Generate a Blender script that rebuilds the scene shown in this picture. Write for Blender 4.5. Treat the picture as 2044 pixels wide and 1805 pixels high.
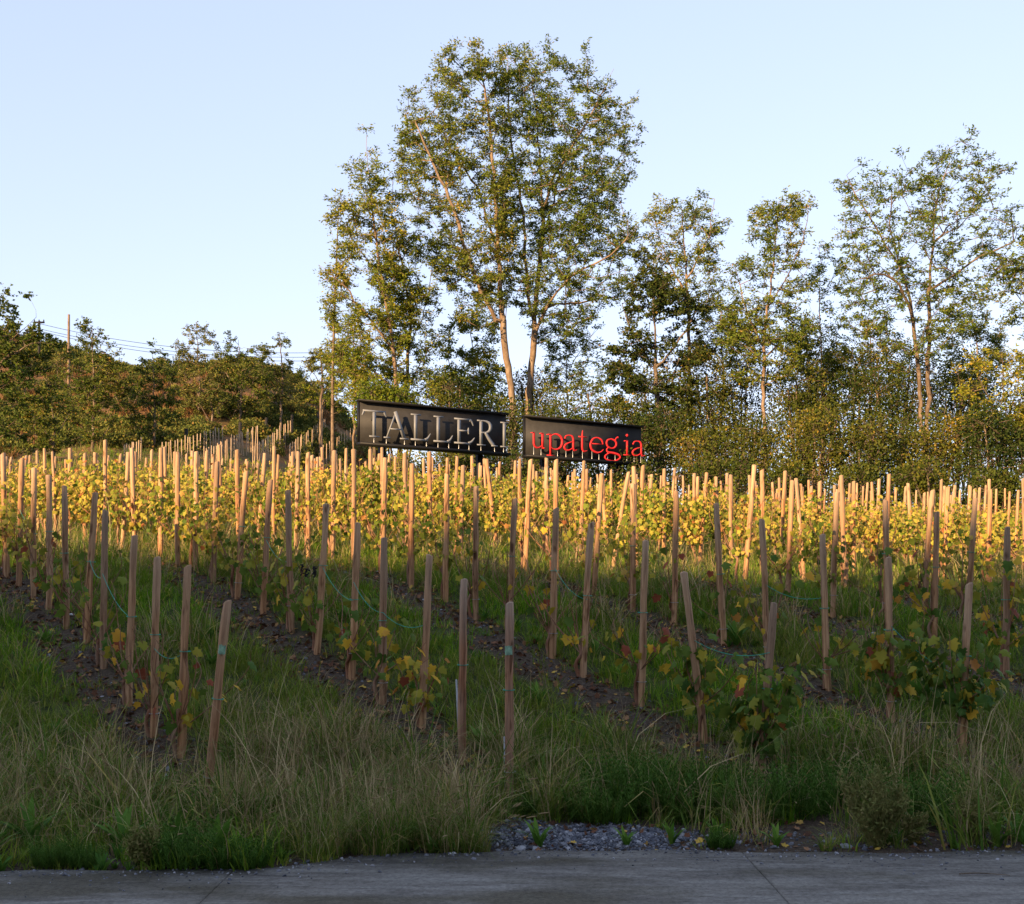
import bpy, math, random
import numpy as np
from mathutils import Vector
for o in list(bpy.data.objects): bpy.data.objects.remove(o)
RNG = np.random.default_rng(11)
sc = bpy.context.scene
COL = sc.collection
PI = math.pi

# ---------------------------------------------------------------- camera, sky, sun, exposure
F, CX, HY, CH = 2300., 1022., 1200., 2.05        # photo measured on a 2044 px wide copy
cam = bpy.data.objects.new('camera', bpy.data.cameras.new('camera')); COL.objects.link(cam)
cam.location = (0, 0, CH); cam.rotation_euler = (PI/2, 0, 0)
cam.data.sensor_width = 36; cam.data.lens = 36*F/2044; cam.data.shift_y = (HY-902.5)/2044
cam.data.clip_end = 4000
sc.camera = cam
SUN_EL = math.radians(15.5)
SUN_AZ = (-.60, -.80)                            # the sun stands low behind the camera, to the left
w = bpy.data.worlds.new('World'); sc.world = w; w.use_nodes = True
nt = w.node_tree
sky = nt.nodes.new('ShaderNodeTexSky'); sky.sky_type = 'NISHITA'; sky.sun_disc = False
sky.sun_elevation = SUN_EL; sky.sun_rotation = math.atan2(SUN_AZ[0], SUN_AZ[1])
sky.air_density = 1.0; sky.dust_density = .3; sky.ozone_density = 1.0
gm_ = nt.nodes.new('ShaderNodeGamma'); gm_.inputs['Gamma'].default_value = .42      # hazy, even evening sky
nt.links.new(sky.outputs[0], gm_.inputs['Color'])
tn = nt.nodes.new('ShaderNodeVectorMath'); tn.operation = 'MULTIPLY'; tn.inputs[1].default_value = (1.0, 1.0, 1.18)
nt.links.new(gm_.outputs[0], tn.inputs[0])
bg = nt.nodes['Background']; bg.inputs['Strength'].default_value = .15
nt.links.new(tn.outputs[0], bg.inputs['Color'])
sd = bpy.data.lights.new('sun', 'SUN'); sd.energy = 3.35; sd.angle = math.radians(.55); sd.color = (1, .67, .35)
sun = bpy.data.objects.new('sun', sd); COL.objects.link(sun)
L = Vector((-SUN_AZ[0]*math.cos(SUN_EL), -SUN_AZ[1]*math.cos(SUN_EL), -math.sin(SUN_EL)))
sun.rotation_euler = L.to_track_quat('-Z', 'Y').to_euler()
sc.view_settings.view_transform = 'Standard'; sc.view_settings.look = 'None'
sc.view_settings.exposure = 1.98; sc.view_settings.gamma = 1
sc.cycles.use_denoising = True
sc.cycles.max_bounces = 6; sc.cycles.transmission_bounces = 3; sc.cycles.diffuse_bounces = 3

# ---------------------------------------------------------------- helpers
def tag(o, label=None, cat=None, group=None, kind=None):
    if label: o['label'] = label
    if cat: o['category'] = cat
    if group: o['group'] = group
    if kind: o['kind'] = kind
    return o
def empty(name, loc=(0, 0, 0), rot=(0, 0, 0)):
    o = bpy.data.objects.new(name, None); COL.objects.link(o); o.location = loc; o.rotation_euler = rot
    o.empty_display_size = .1
    return o
def mesh(name, V, faces, mats, midx=None, rnd=None, smooth=False):
    """faces: list of int arrays (n,3) or (n,4); midx / rnd: one array per face-array / per vertex"""
    me = bpy.data.meshes.new(name)
    V = np.asarray(V, np.float32).reshape(-1, 3)
    faces = [np.asarray(f, np.int32) for f in faces if len(f)]
    me.vertices.add(len(V)); me.vertices.foreach_set('co', V.ravel())
    tot = np.concatenate([np.full(len(f), f.shape[1], np.int32) for f in faces])
    st = np.concatenate([[0], np.cumsum(tot)[:-1]]).astype(np.int32)
    lv = np.concatenate([f.ravel() for f in faces])
    me.loops.add(len(lv)); me.loops.foreach_set('vertex_index', lv)
    me.polygons.add(len(tot)); me.polygons.foreach_set('loop_start', st); me.polygons.foreach_set('loop_total', tot)
    for m in (mats if isinstance(mats, (list, tuple)) else [mats]): me.materials.append(m)
    if midx is not None: me.polygons.foreach_set('material_index', np.asarray(midx, np.int32))
    if smooth: me.polygons.foreach_set('use_smooth', np.ones(len(tot), bool))
    if rnd is not None:
        for k, v in (rnd.items() if isinstance(rnd, dict) else [('rnd', rnd)]):
            a = me.attributes.new(k, 'FLOAT', 'POINT'); a.data.foreach_set('value', np.asarray(v, np.float32))
    me.update(calc_edges=True); me.validate()
    return me
def obj(name, me, parent=None, loc=(0, 0, 0), rot=(0, 0, 0), scale=None):
    o = bpy.data.objects.new(name, me); COL.objects.link(o); o.location = loc; o.rotation_euler = rot
    if scale is not None: o.scale = scale
    if parent: o.parent = parent
    return o
def tubes(paths, sides=6, cap=True):
    """paths: list of (pts n x 3, radii n) -> V, quads, caps(tris)"""
    Vs, Qs, Ts, off = [], [], [], 0
    ang = np.arange(sides)/sides*2*PI
    ca, sa = np.cos(ang), np.sin(ang)
    for P, r in paths:
        P = np.asarray(P, float); n = len(P); r = np.broadcast_to(np.asarray(r, float), (n,))
        T = np.gradient(P, axis=0); T /= np.linalg.norm(T, axis=1)[:, None]+1e-9
        a = np.array([1., .13, .07]) if abs(T[0, 0]) < .8 else np.array([.1, 1., .05])
        U = a-T*(T@a)[:, None]; U /= np.linalg.norm(U, axis=1)[:, None]+1e-9
        W = np.cross(T, U)
        V = P[:, None]+r[:, None, None]*(U[:, None]*ca[None, :, None]+W[:, None]*sa[None, :, None])
        Vs.append(V.reshape(-1, 3))
        i = np.arange(n-1)[:, None]*sides; j = np.arange(sides)[None]; k = (j+1) % sides
        Qs.append((off+np.stack([i+j, i+k, i+sides+k, i+sides+j], -1)).reshape(-1, 4))
        off += n*sides
        if cap:
            Vs.append(P[-1:]+T[-1:]*r[-1]*.15); b = off-sides
            Ts.append(np.stack([np.arange(sides)+b, (np.arange(sides)+1) % sides+b, np.full(sides, off)], -1)); off += 1
    return np.concatenate(Vs), np.concatenate(Qs), (np.concatenate(Ts) if Ts else np.zeros((0, 3), int))
def tube_mesh(name, paths, m, sides=6, smooth=True):
    V, Q, T = tubes(paths, sides); return mesh(name, V, [Q, T], m, smooth=smooth)
def boxes(lst):
    V, Q = [], []
    for (x0, x1, y0, y1, z0, z1) in lst:
        b = len(V)
        V += [(x0, y0, z0), (x1, y0, z0), (x1, y1, z0), (x0, y1, z0), (x0, y0, z1), (x1, y0, z1), (x1, y1, z1), (x0, y1, z1)]
        Q += [[b+i for i in f] for f in ((0, 3, 2, 1), (4, 5, 6, 7), (0, 1, 5, 4), (1, 2, 6, 5), (2, 3, 7, 6), (3, 0, 4, 7))]
    return np.array(V, float), np.array(Q)
def unit(v): return v/(np.linalg.norm(v, axis=-1, keepdims=True)+1e-9)
def rdir(n): return unit(RNG.normal(size=(n, 3)))
def leafquads(C, D, Ln, Wd, fold=.25):
    """diamond leaves: base C, direction D"""
    n = len(C); side = unit(np.cross(D, rdir(n))); up = np.cross(side, D)
    Ln = np.broadcast_to(Ln, (n,))[:, None]; Wd = np.broadcast_to(Wd, (n,))[:, None]
    mid = C+D*Ln*.5
    V = np.stack([C, mid+side*Wd*.5+up*Wd*fold, C+D*Ln-up*Ln*.08, mid-side*Wd*.5+up*Wd*fold], 1).reshape(-1, 3)
    return V, np.arange(4*n).reshape(-1, 4)
_T = np.random.default_rng(5).random((256, 256))
def vnoise(x, y):
    xi = np.floor(x).astype(int); yi = np.floor(y).astype(int); fx = x-xi; fy = y-yi
    fx = fx*fx*(3-2*fx); fy = fy*fy*(3-2*fy); g = lambda a, b: _T[a % 256, b % 256]
    return (g(xi, yi)*(1-fx)+g(xi+1, yi)*fx)*(1-fy)+(g(xi, yi+1)*(1-fx)+g(xi+1, yi+1)*fx)*fy
def fbm(x, y): return (vnoise(x, y)+.5*vnoise(2.1*x+9, 2.1*y)+.25*vnoise(4.3*x, 4.3*y+5))/1.75
def ss(a, b, v):
    t = np.clip((v-a)/(b-a), 0, 1); return t*t*(3-2*t)

# ---------------------------------------------------------------- materials
def newmat(name):
    m = bpy.data.materials.new(name); m.use_nodes = True
    n = m.node_tree.nodes; b = n['Principled BSDF']; b.inputs['Specular IOR Level'].default_value = .18
    return m, n, m.node_tree.links, b
def ramp(n, stops):
    r = n.new('ShaderNodeValToRGB'); e = r.color_ramp.elements
    while len(e) < len(stops): e.new(.5)
    for x, (p, c) in zip(e, stops): x.position = p; x.color = (*c, 1)
    return r
def noise(n, l, scale, detail=4, rough=.55, vec=None, mapping=None):
    t = n.new('ShaderNodeTexNoise'); t.inputs['Scale'].default_value = scale; t.inputs['Detail'].default_value = detail
    t.inputs['Roughness'].default_value = rough
    if vec is not None:
        if mapping:
            mp = n.new('ShaderNodeMapping'); mp.inputs['Scale'].default_value = mapping; l.new(vec, mp.inputs['Vector']); vec = mp.outputs[0]
        l.new(vec, t.inputs['Vector'])
    return t
def mix(n, l, a, b, fac, mode='MIX'):
    x = n.new('ShaderNodeMix'); x.data_type = 'RGBA'; x.blend_type = mode
    for s, v in ((x.inputs[6], a), (x.inputs[7], b), (x.inputs[0], fac)):
        if hasattr(v, 'is_output'): l.new(v, s)
        elif isinstance(v, (int, float)): s.default_value = v
        else: s.default_value = (*v, 1)
    return x.outputs[2]
def bump(n, l, b, h, strength, dist=.02):
    k = n.new('ShaderNodeBump'); k.inputs['Strength'].default_value = strength; k.inputs['Distance'].default_value = dist
    l.new(h, k.inputs['Height']); l.new(k.outputs[0], b.inputs['Normal'])
def leafmat(name, stops, rough=.55, transl=.35, patch=None):
    m, n, l, b = newmat(name)
    a = n.new('ShaderNodeAttribute'); a.attribute_name = 'rnd'
    oi = n.new('ShaderNodeObjectInfo')
    ad = n.new('ShaderNodeMath'); ad.operation = 'MULTIPLY_ADD'; l.new(oi.outputs['Random'], ad.inputs[0]); ad.inputs[1].default_value = .30
    l.new(a.outputs['Fac'], ad.inputs[2])
    sb = n.new('ShaderNodeMath'); sb.operation = 'SUBTRACT'; l.new(ad.outputs[0], sb.inputs[0]); sb.inputs[1].default_value = .15
    r = ramp(n, stops); l.new(sb.outputs[0], r.inputs[0])
    colr = r.outputs[0]
    if patch:
        g = n.new('ShaderNodeNewGeometry'); t = noise(n, l, patch[0], 3, .5, g.outputs['Position'])
        rr = ramp(n, [(.42, (0, 0, 0)), (.62, (1, 1, 1))]); l.new(t.outputs[0], rr.inputs[0])
        mu = n.new('ShaderNodeMath'); mu.operation = 'MULTIPLY'; l.new(rr.outputs[0], mu.inputs[0]); mu.inputs[1].default_value = patch[2]
        colr = mix(n, l, colr, patch[1], mu.outputs[0])
    l.new(colr, b.inputs['Base Color']); b.inputs['Roughness'].default_value = rough; b.inputs['Specular IOR Level'].default_value = .07
    tr = n.new('ShaderNodeBsdfTranslucent'); l.new(colr, tr.inputs[0])
    mx = n.new('ShaderNodeMixShader'); mx.inputs[0].default_value = transl
    l.new(b.outputs[0], mx.inputs[1]); l.new(tr.outputs[0], mx.inputs[2]); l.new(mx.outputs[0], n['Material Output'].inputs[0])
    return m
def plain(name, c, rough=.6, metal=0, nscale=None, namp=.25, bmp=0):
    m, n, l, b = newmat(name); b.inputs['Roughness'].default_value = rough; b.inputs['Metallic'].default_value = metal
    b.inputs['Base Color'].default_value = (*c, 1)
    if nscale:
        tc = n.new('ShaderNodeTexCoord'); t = noise(n, l, nscale, 5, .6, tc.outputs['Object'])
        r = ramp(n, [(.3, tuple(max(0, v*(1-namp)) for v in c)), (.7, tuple(v*(1+namp) for v in c))]); l.new(t.outputs[0], r.inputs[0])
        l.new(r.outputs[0], b.inputs['Base Color'])
        if bmp: bump(n, l, b, t.outputs[0], bmp)
    return m
def woodmat(name, stops, tint=.5, weather=False):
    m, n, l, b = newmat(name); tc = n.new('ShaderNodeTexCoord'); oi = n.new('ShaderNodeObjectInfo')
    av = n.new('ShaderNodeVectorMath'); av.operation = 'ADD'
    cb = n.new('ShaderNodeCombineXYZ'); mm = n.new('ShaderNodeMath'); mm.operation = 'MULTIPLY'; mm.inputs[1].default_value = 37
    l.new(oi.outputs['Random'], mm.inputs[0]); l.new(mm.outputs[0], cb.inputs[2])
    l.new(tc.outputs['Object'], av.inputs[0]); l.new(cb.outputs[0], av.inputs[1])
    t1 = noise(n, l, 1, 7, .7, av.outputs[0], (30, 30, 2.6)); t1.inputs['Distortion'].default_value = .6
    t2 = noise(n, l, 1, 3, .5, av.outputs[0], (5, 5, 2.5))
    t3 = noise(n, l, 1, 2, .4, av.outputs[0], (16, 16, 7))
    r = ramp(n, stops); l.new(t1.outputs[0], r.inputs[0])
    grey = ramp(n, [(.45, (0, 0, 0)), (.7, (1, 1, 1))]); l.new(t2.outputs[0], grey.inputs[0])
    gm = n.new('ShaderNodeMath'); gm.operation = 'MULTIPLY'; gm.inputs[1].default_value = .4; l.new(grey.outputs[0], gm.inputs[0])
    c = mix(n, l, r.outputs[0], (.44, .36, .275), gm.outputs[0])
    if weather:
        sp_ = n.new('ShaderNodeSeparateXYZ'); l.new(tc.outputs['Object'], sp_.inputs[0])
        wt = n.new('ShaderNodeMapRange'); wt.inputs[1].default_value = .62; wt.inputs[2].default_value = 1.0; wt.inputs[4].default_value = .5; l.new(sp_.outputs[2], wt.inputs[0])
        wg = mix(n, l, (.32, .265, .205), (.54, .455, .36), t1.outputs[0]); c = mix(n, l, c, wg, wt.outputs[0])
    kn = ramp(n, [(.27, (.22, .15, .11)), (.37, (1, 1, 1))]); l.new(t3.outputs[0], kn.inputs[0])
    c = mix(n, l, c, kn.outputs[0], .8, 'MULTIPLY')
    tr = ramp(n, [(0, (.56, .50, .44)), (.3, (1, .88, .72)), (.55, (.78, .60, .44)), (.8, (.95, .78, .58)), (1, (.80, .74, .66))]); l.new(oi.outputs['Random'], tr.inputs[0])
    c = mix(n, l, c, tr.outputs[0], tint, 'MULTIPLY')
    l.new(c, b.inputs['Base Color']); b.inputs['Roughness'].default_value = .85
    bump(n, l, b, t1.outputs[0], .6, .012)
    return m
M = {}
M['stake'] = woodmat('stake_wood', [(0.28, (0.0698, 0.0316, 0.0167)), (0.4, (0.2418, 0.1348, 0.0725)), (0.53, (0.4557, 0.2837, 0.1674)), (0.72, (0.6882, 0.4836, 0.3069))], .85, True)
M['redstake'] = woodmat('reddish_stake_wood', [(0.3, (0.078, 0.0325, 0.0195)), (0.45, (0.234, 0.1105, 0.0585)), (0.58, (0.39, 0.2015, 0.1105)), (0.75, (0.546, 0.338, 0.208))], .3, True)
M['thinstake'] = woodmat('thin_stake_wood', [(0.25, (0.208, 0.143, 0.091)), (0.5, (0.39, 0.299, 0.208)), (0.8, (0.546, 0.455, 0.338))])
M['darkwood'] = plain('dark_wood', (.025, .022, .02), .8, 0, 14, .4, .4)
M['bark'] = woodmat('locust_bark', [(0.25, (0.063, 0.0436, 0.029)), (0.5, (0.171, 0.1222, 0.0828)), (0.75, (0.288, 0.2182, 0.149))], .4)
M['darkbark'] = woodmat('dark_bark', [(.25, (.05, .04, .03)), (.5, (.12, .09, .065)), (.75, (.2, .16, .12))], .4)
M['cane'] = woodmat('cane_bark', [(0.25, (0.091, 0.0455, 0.0286)), (0.5, (0.234, 0.1105, 0.065)), (0.75, (0.364, 0.208, 0.1235))], .4)
M['locust'] = leafmat('locust_leaf', [(0, (0.075, 0.1187, 0.0158)), (0.45, (0.1438, 0.1875, 0.027)), (0.8, (0.25, 0.25, 0.0338)), (1, (0.4, 0.25, 0.0563))])
M['locust_y'] = leafmat('locust_leaf_yellow', [(0, (0.0938, 0.1438, 0.0158)), (0.4, (0.1875, 0.2188, 0.0225)), (0.75, (0.325, 0.2875, 0.0338)), (1, (0.475, 0.3, 0.0563))])
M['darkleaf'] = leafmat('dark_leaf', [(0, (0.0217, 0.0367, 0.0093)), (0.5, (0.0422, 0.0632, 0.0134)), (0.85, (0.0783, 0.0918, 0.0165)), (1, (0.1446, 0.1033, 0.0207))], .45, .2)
M['bushleaf'] = leafmat('bush_leaf', [(0, (0.0348, 0.0547, 0.011)), (0.45, (0.0792, 0.0979, 0.0159)), (0.8, (0.1584, 0.144, 0.0221)), (1, (0.3168, 0.1872, 0.0367))], .5, .25)
M['oak'] = leafmat('oak_leaf', [(0, (0.0375, 0.065, 0.0113)), (0.45, (0.0875, 0.1187, 0.018)), (0.8, (0.1875, 0.175, 0.0281)), (1, (0.3, 0.1625, 0.0338))], .5, .25)
M['hillleaf'] = leafmat('hill_leaf', [(0, (0.06, 0.084, 0.0194)), (0.45, (0.12, 0.138, 0.0302)), (0.8, (0.204, 0.18, 0.0432)), (1, (0.264, 0.156, 0.0486))], .6, .25)
M['rust'] = leafmat('bracken_leaf', [(0, (.10, .07, .03)), (.5, (.19, .10, .04)), (1, (.27, .14, .06))], .7, .2)
M['vine_lit'] = leafmat('vine_leaf_autumn', [(0, (0.0756, 0.128, 0.0165)), (0.3, (0.189, 0.2212, 0.0275)), (0.58, (0.4284, 0.3608, 0.0551)), (0.82, (0.5544, 0.3608, 0.0918)), (1, (0.3402, 0.128, 0.0459))], .5, .35)
M['vine_green'] = leafmat('vine_leaf_green', [(0, (0.057, 0.124, 0.0237)), (0.45, (0.1221, 0.1783, 0.0264)), (0.72, (0.3581, 0.2945, 0.0329)), (0.9, (0.6836, 0.403, 0.0395)), (1, (0.2767, 0.0775, 0.0395))], .45, .3)
M['grass'] = leafmat('grass_blade', [(0, (0.0791, 0.1992, 0.0106)), (0.5, (0.1581, 0.313, 0.0158)), (0.9, (0.2987, 0.3795, 0.0317)), (1, (0.5973, 0.4933, 0.1056))], .55, .3, (.45, (.19, .19, .04), .6))
M['grass_tall'] = leafmat('grass_tall_blade', [(0, (0.0709, 0.1418, 0.0194)), (0.5, (0.1488, 0.216, 0.0302)), (0.85, (0.2977, 0.27, 0.0648)), (1, (0.5103, 0.3645, 0.1404))], .55, .3)
M['dry'] = leafmat('dry_stalk', [(0, (0.1875, 0.125, 0.0619)), (0.5, (0.3375, 0.25, 0.1238)), (1, (0.5, 0.3875, 0.2025))], .7, .15)
M['horsetail'] = leafmat('horsetail_needle', [(0, (0.0417, 0.1035, 0.014)), (0.5, (0.0793, 0.1639, 0.0224)), (1, (0.1357, 0.2242, 0.0419))], .55, .25)
M['fleabane'] = leafmat('fleabane_leaf', [(0, (0.135, 0.162, 0.0459)), (0.5, (0.2295, 0.2295, 0.0688)), (1, (0.351, 0.27, 0.1148))], .65, .25)
M['weed'] = leafmat('weed_leaf', [(0, (0.0544, 0.138, 0.0224)), (0.5, (0.0996, 0.207, 0.0273)), (1, (0.1811, 0.276, 0.0435))], .45, .3)
M['litter'] = leafmat('fallen_leaf', [(0, (0.065, 0.0325, 0.0195)), (0.5, (0.156, 0.0715, 0.039)), (0.85, (0.286, 0.156, 0.078)), (1, (0.52, 0.338, 0.065))], .7, .1)
M['stone'] = plain('stone', (.13, .135, .15), .7, 0, 6, .5)
M['blackpanel'] = plain('black_panel', (.030, .029, .029), .6, 0, 3, .25)
M['blackmetal'] = plain('black_metal', (.009, .009, .010), .5)
M['greyletter'] = plain('grey_letter', (.19, .2, .215), .5, .1)
M['redletter'] = plain('red_letter', (.62, .028, .03), .45)
M['steel'] = plain('steel_rod', (.5, .5, .48), .4, .6)
M['cord'] = plain('green_cord', (.03, .32, .22), .5)
M['wire'] = plain('tie_wire', (.32, .32, .31), .5, .5)
M['mark'] = plain('green_paint', (.20, .33, .22), .8, 0, 40, .5)
M['white'] = plain('white_plastic', (.6, .6, .58), .5)
M['grape'] = plain('grape', (.012, .008, .014), .5)
def groundmat():
    m, n, l, b = newmat('ground_soil_grass'); g = n.new('ShaderNodeNewGeometry'); P = g.outputs['Position']
    a = n.new('ShaderNodeAttribute'); a.attribute_name = 'soil'; h = n.new('ShaderNodeAttribute'); h.attribute_name = 'hill'
    n1 = noise(n, l, 6, 8, .65, P); n2 = noise(n, l, 28, 6, .7, P); n3 = noise(n, l, .35, 4, .55, P)
    so = ramp(n, [(.3, (.035, .025, .018)), (.5, (.08, .057, .038)), (.68, (.14, .105, .07)), (.8, (.22, .19, .15))]); l.new(n2.outputs[0], so.inputs[0])
    gr = ramp(n, [(.3, (.03, .045, .012)), (.5, (.06, .075, .018)), (.7, (.11, .10, .035))]); l.new(n1.outputs[0], gr.inputs[0])
    hl = ramp(n, [(.3, (.06, .055, .02)), (.47, (.11, .075, .03)), (.55, (.2, .10, .045)), (.7, (.14, .11, .05))]); l.new(n3.outputs[0], hl.inputs[0])
    c = mix(n, l, gr.outputs[0], so.outputs[0], a.outputs['Fac']); c = mix(n, l, c, hl.outputs[0], h.outputs['Fac'])
    l.new(c, b.inputs['Base Color']); b.inputs['Roughness'].default_value = .95
    bump(n, l, b, n2.outputs[0], .9, .05)
    return m
def concretemat():
    m, n, l, b = newmat('old_concrete'); g = n.new('ShaderNodeNewGeometry'); P = g.outputs['Position']
    n1 = noise(n, l, 1, 8, .68, P, (.9, 3.4, 1)); n2 = noise(n, l, 30, 6, .7, P); n3 = noise(n, l, 1, 6, .6, P, (1.6, 9, 1)); n3.inputs['Distortion'].default_value = 1.2
    n4 = noise(n, l, 160, 2, .6, P)
    r = ramp(n, [(.28, (.085, .077, .066)), (.45, (.15, .136, .118)), (.6, (.22, .203, .175)), (.75, (.17, .165, .155))]); l.new(n1.outputs[0], r.inputs[0])
    r2 = ramp(n, [(.47, (0, 0, 0)), (.66, (.75, .75, .75))]); l.new(n3.outputs[0], r2.inputs[0])
    c = mix(n, l, r.outputs[0], (.27, .255, .225), r2.outputs[0])
    br = noise(n, l, 1, 4, .5, P, (.5, 1.2, 1)); rb = ramp(n, [(.48, (0, 0, 0)), (.62, (.8, .8, .8))]); l.new(br.outputs[0], rb.inputs[0])
    c = mix(n, l, c, (.085, .072, .045), rb.outputs[0])
    r4 = ramp(n, [(.32, (.5, .5, .5)), (.6, (1.2, 1.2, 1.2))]); l.new(n2.outputs[0], r4.inputs[0])
    c = mix(n, l, c, r4.outputs[0], .8, 'MULTIPLY')
    sp = ramp(n, [(.62, (0, 0, 0)), (.72, (.6, .6, .6))]); l.new(n4.outputs[0], sp.inputs[0]); c = mix(n, l, c, (.3, .3, .29), sp.outputs[0])
    l.new(c, b.inputs['Base Color']); b.inputs['Roughness'].default_value = .8; b.inputs['Specular IOR Level'].default_value = .08
    bump(n, l, b, n2.outputs[0], .35, .008)
    return m
M['ground'] = groundmat(); M['concrete'] = concretemat()

# ---------------------------------------------------------------- terrain
YS = [-900, 9.4, 10.4, 11.26, 14.2, 16.5, 18.2, 20.3, 22, 28, 36, 45, 60, 85, 100, 115, 130, 160, 300, 1500]
ZL = [0, 0, .04, .10, 1.09, 1.87, 2.45, 2.83, 3.1, 3.75, 4.6, 5.4, 7.7, 13.4, 17.6, 23.5, 28, 29.5, 25, 20]
ZR = [0, 0, .04, .10, 1.02, 1.62, 1.98, 2.22, 2.4, 2.95, 3.7, 4.4, 4.3, 0, -3, -5, -8, -10, -15, -25]
U = np.array([-.587, .81])                      # direction of the vine rows
ROW0, ROWD = 4.17, 2.38
def rowdist(x, y):
    c = (.81*x+.587*y-ROW0)/ROWD; k = np.maximum(np.round(c), 0); return np.abs(c-k)*ROWD
def edge(x): return 8.66+.68*ss(-2.3, -.7, x)+.05*np.sin(x*1.7)+.03*np.sin(x*5.1+1)   # road edge
SHADE_RIDGE_Y, SHADE_RIDGE_Z = -60., 27.7
def H0(x, y):
    s = np.clip(.085*x, -.12, .65)*(1-ss(18, 24, y)); yy = y-s
    pr = lambda tab: sum(np.interp(yy+o, YS, tab) for o in (-.5, -.25, 0, .25, .5))/5
    t = ss(-6-24*ss(48, 80, y), 12, x)
    z = pr(ZL)*(1-t)+pr(ZR)*t
    z = z+np.clip(-x-43, 0, 40)*.3*ss(85, 125, y)
    back = ss(-22, SHADE_RIDGE_Y, y)*(SHADE_RIDGE_Z+CH+1.4*(fbm(x*.11, x*0+3.3)-.5)+.9*(fbm(x*.6, x*0+7.7)-.5))     # unseen hill added behind the road, shaped to shade the bank
    return z+np.where(y < -22, back, 0)
def H(x, y):
    x = np.asarray(x, float); y = np.asarray(y, float)
    rough = ss(9.6, 10.5, y)
    n = (fbm(x*1.3, y*1.3)-.5)*.10+(fbm(x*5, y*5+40)-.5)*.045
    big = (fbm(x*.08+3, y*.08)-.5)*3*ss(92, 125, y)
    return H0(x, y)+n*rough+big-.05*(1-ss(-.15, .1, y-edge(x)))*(y > -20)
def hz(x, y): return float(H(np.array([x]), np.array([y]))[0])
def ray(px, py, d0=7.5, d1=160):
    d = np.arange(d0, d1, .01); dx = (px-CX)/F; f = CH+(HY-py)/F*d-H0(dx*d, d)
    i = int(np.argmax(f < 0)); return dx*d[i], d[i]
def W(px, py, d): return np.array([(px-CX)/F*d, d, CH+(HY-py)/F*d])
xs = np.concatenate([[-900, -500, -300, -200], np.arange(-150, -16, 3), np.arange(-16, 16, .16), np.arange(16, 150, 3), [200, 300, 500, 900]])
ys = np.concatenate([[-400, -200, -120, -90], np.arange(-75, -20, 2.5), np.arange(-20, 8, 2), np.arange(8, 24, .14), np.arange(24, 46, .5), np.arange(46, 170, 2.5), [200, 300, 500, 900, 1400]])
gx, gy = np.meshgrid(xs, ys); gx = gx.ravel(); gy = gy.ravel(); gz = H(gx, gy)
nx, ny = len(xs), len(ys); ii = (np.arange(ny-1)[:, None]*nx+np.arange(nx-1)[None]).ravel()
rd = rowdist(gx, gy)
soil = (1-ss(.22, .55, rd+.25*(fbm(gx*2, gy*2)-.5)))*(gy > 11)*(gy < 45)*ss(3.2, 3.8, .81*gx+.587*gy)
soil = np.maximum(soil, (1-ss(10.2, 11.2, gy-.1*gx)))          # bare verge by the road
hill = ss(55, 85, gy)*(gx < 10)
hill = np.where(gy < -10, 0, hill)
ground = obj('ground', mesh('ground', np.stack([gx, gy, gz], 1), [np.stack([ii, ii+1, ii+nx+1, ii+nx], 1)], M['ground'], rnd={'soil': soil, 'hill': hill}, smooth=True))
tag(ground, 'grassy vineyard bank rising from the road to a wooded hill', 'ground', kind='structure')

# road: cast concrete slabs with open joints
road = empty('road'); tag(road, 'old grey concrete road with joints along the grassy verge', 'road', kind='structure')
def slab(x0, x1, y0, y1, follow):
    n = 40; xx = np.linspace(x0, x1, n)
    top = edge(xx)+.02*(fbm(xx*6, xx*0)-.5) if follow else np.full(n, y1)
    V = np.concatenate([np.stack([xx, np.full(n, y0), np.full(n, .02)], 1), np.stack([xx, top, np.full(n, .02)], 1),
                        np.stack([xx, top, np.full(n, -.12)], 1), np.stack([xx, np.full(n, y0), np.full(n, -.12)], 1)])
    i = np.arange(n-1); Q = [np.stack([i+a*n, i+1+a*n, i+1+b*n, i+b*n], 1) for a, b in ((0, 1), (1, 2), (2, 3), (3, 0))]
    e = np.array([[0, n, 2*n, 3*n], [n-1, 4*n-1, 3*n-1, 2*n-1]])
    obj('slab', mesh('slab', V, Q+[e], M['concrete']), road)
for k in range(-3, 4):
    x0 = -2.1+3.96*k; slab(x0+.006, x0+3.96-.006, 3.2, 0, True); slab(x0+.006, x0+3.96-.006, -2.8, 3.18, False)

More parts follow.
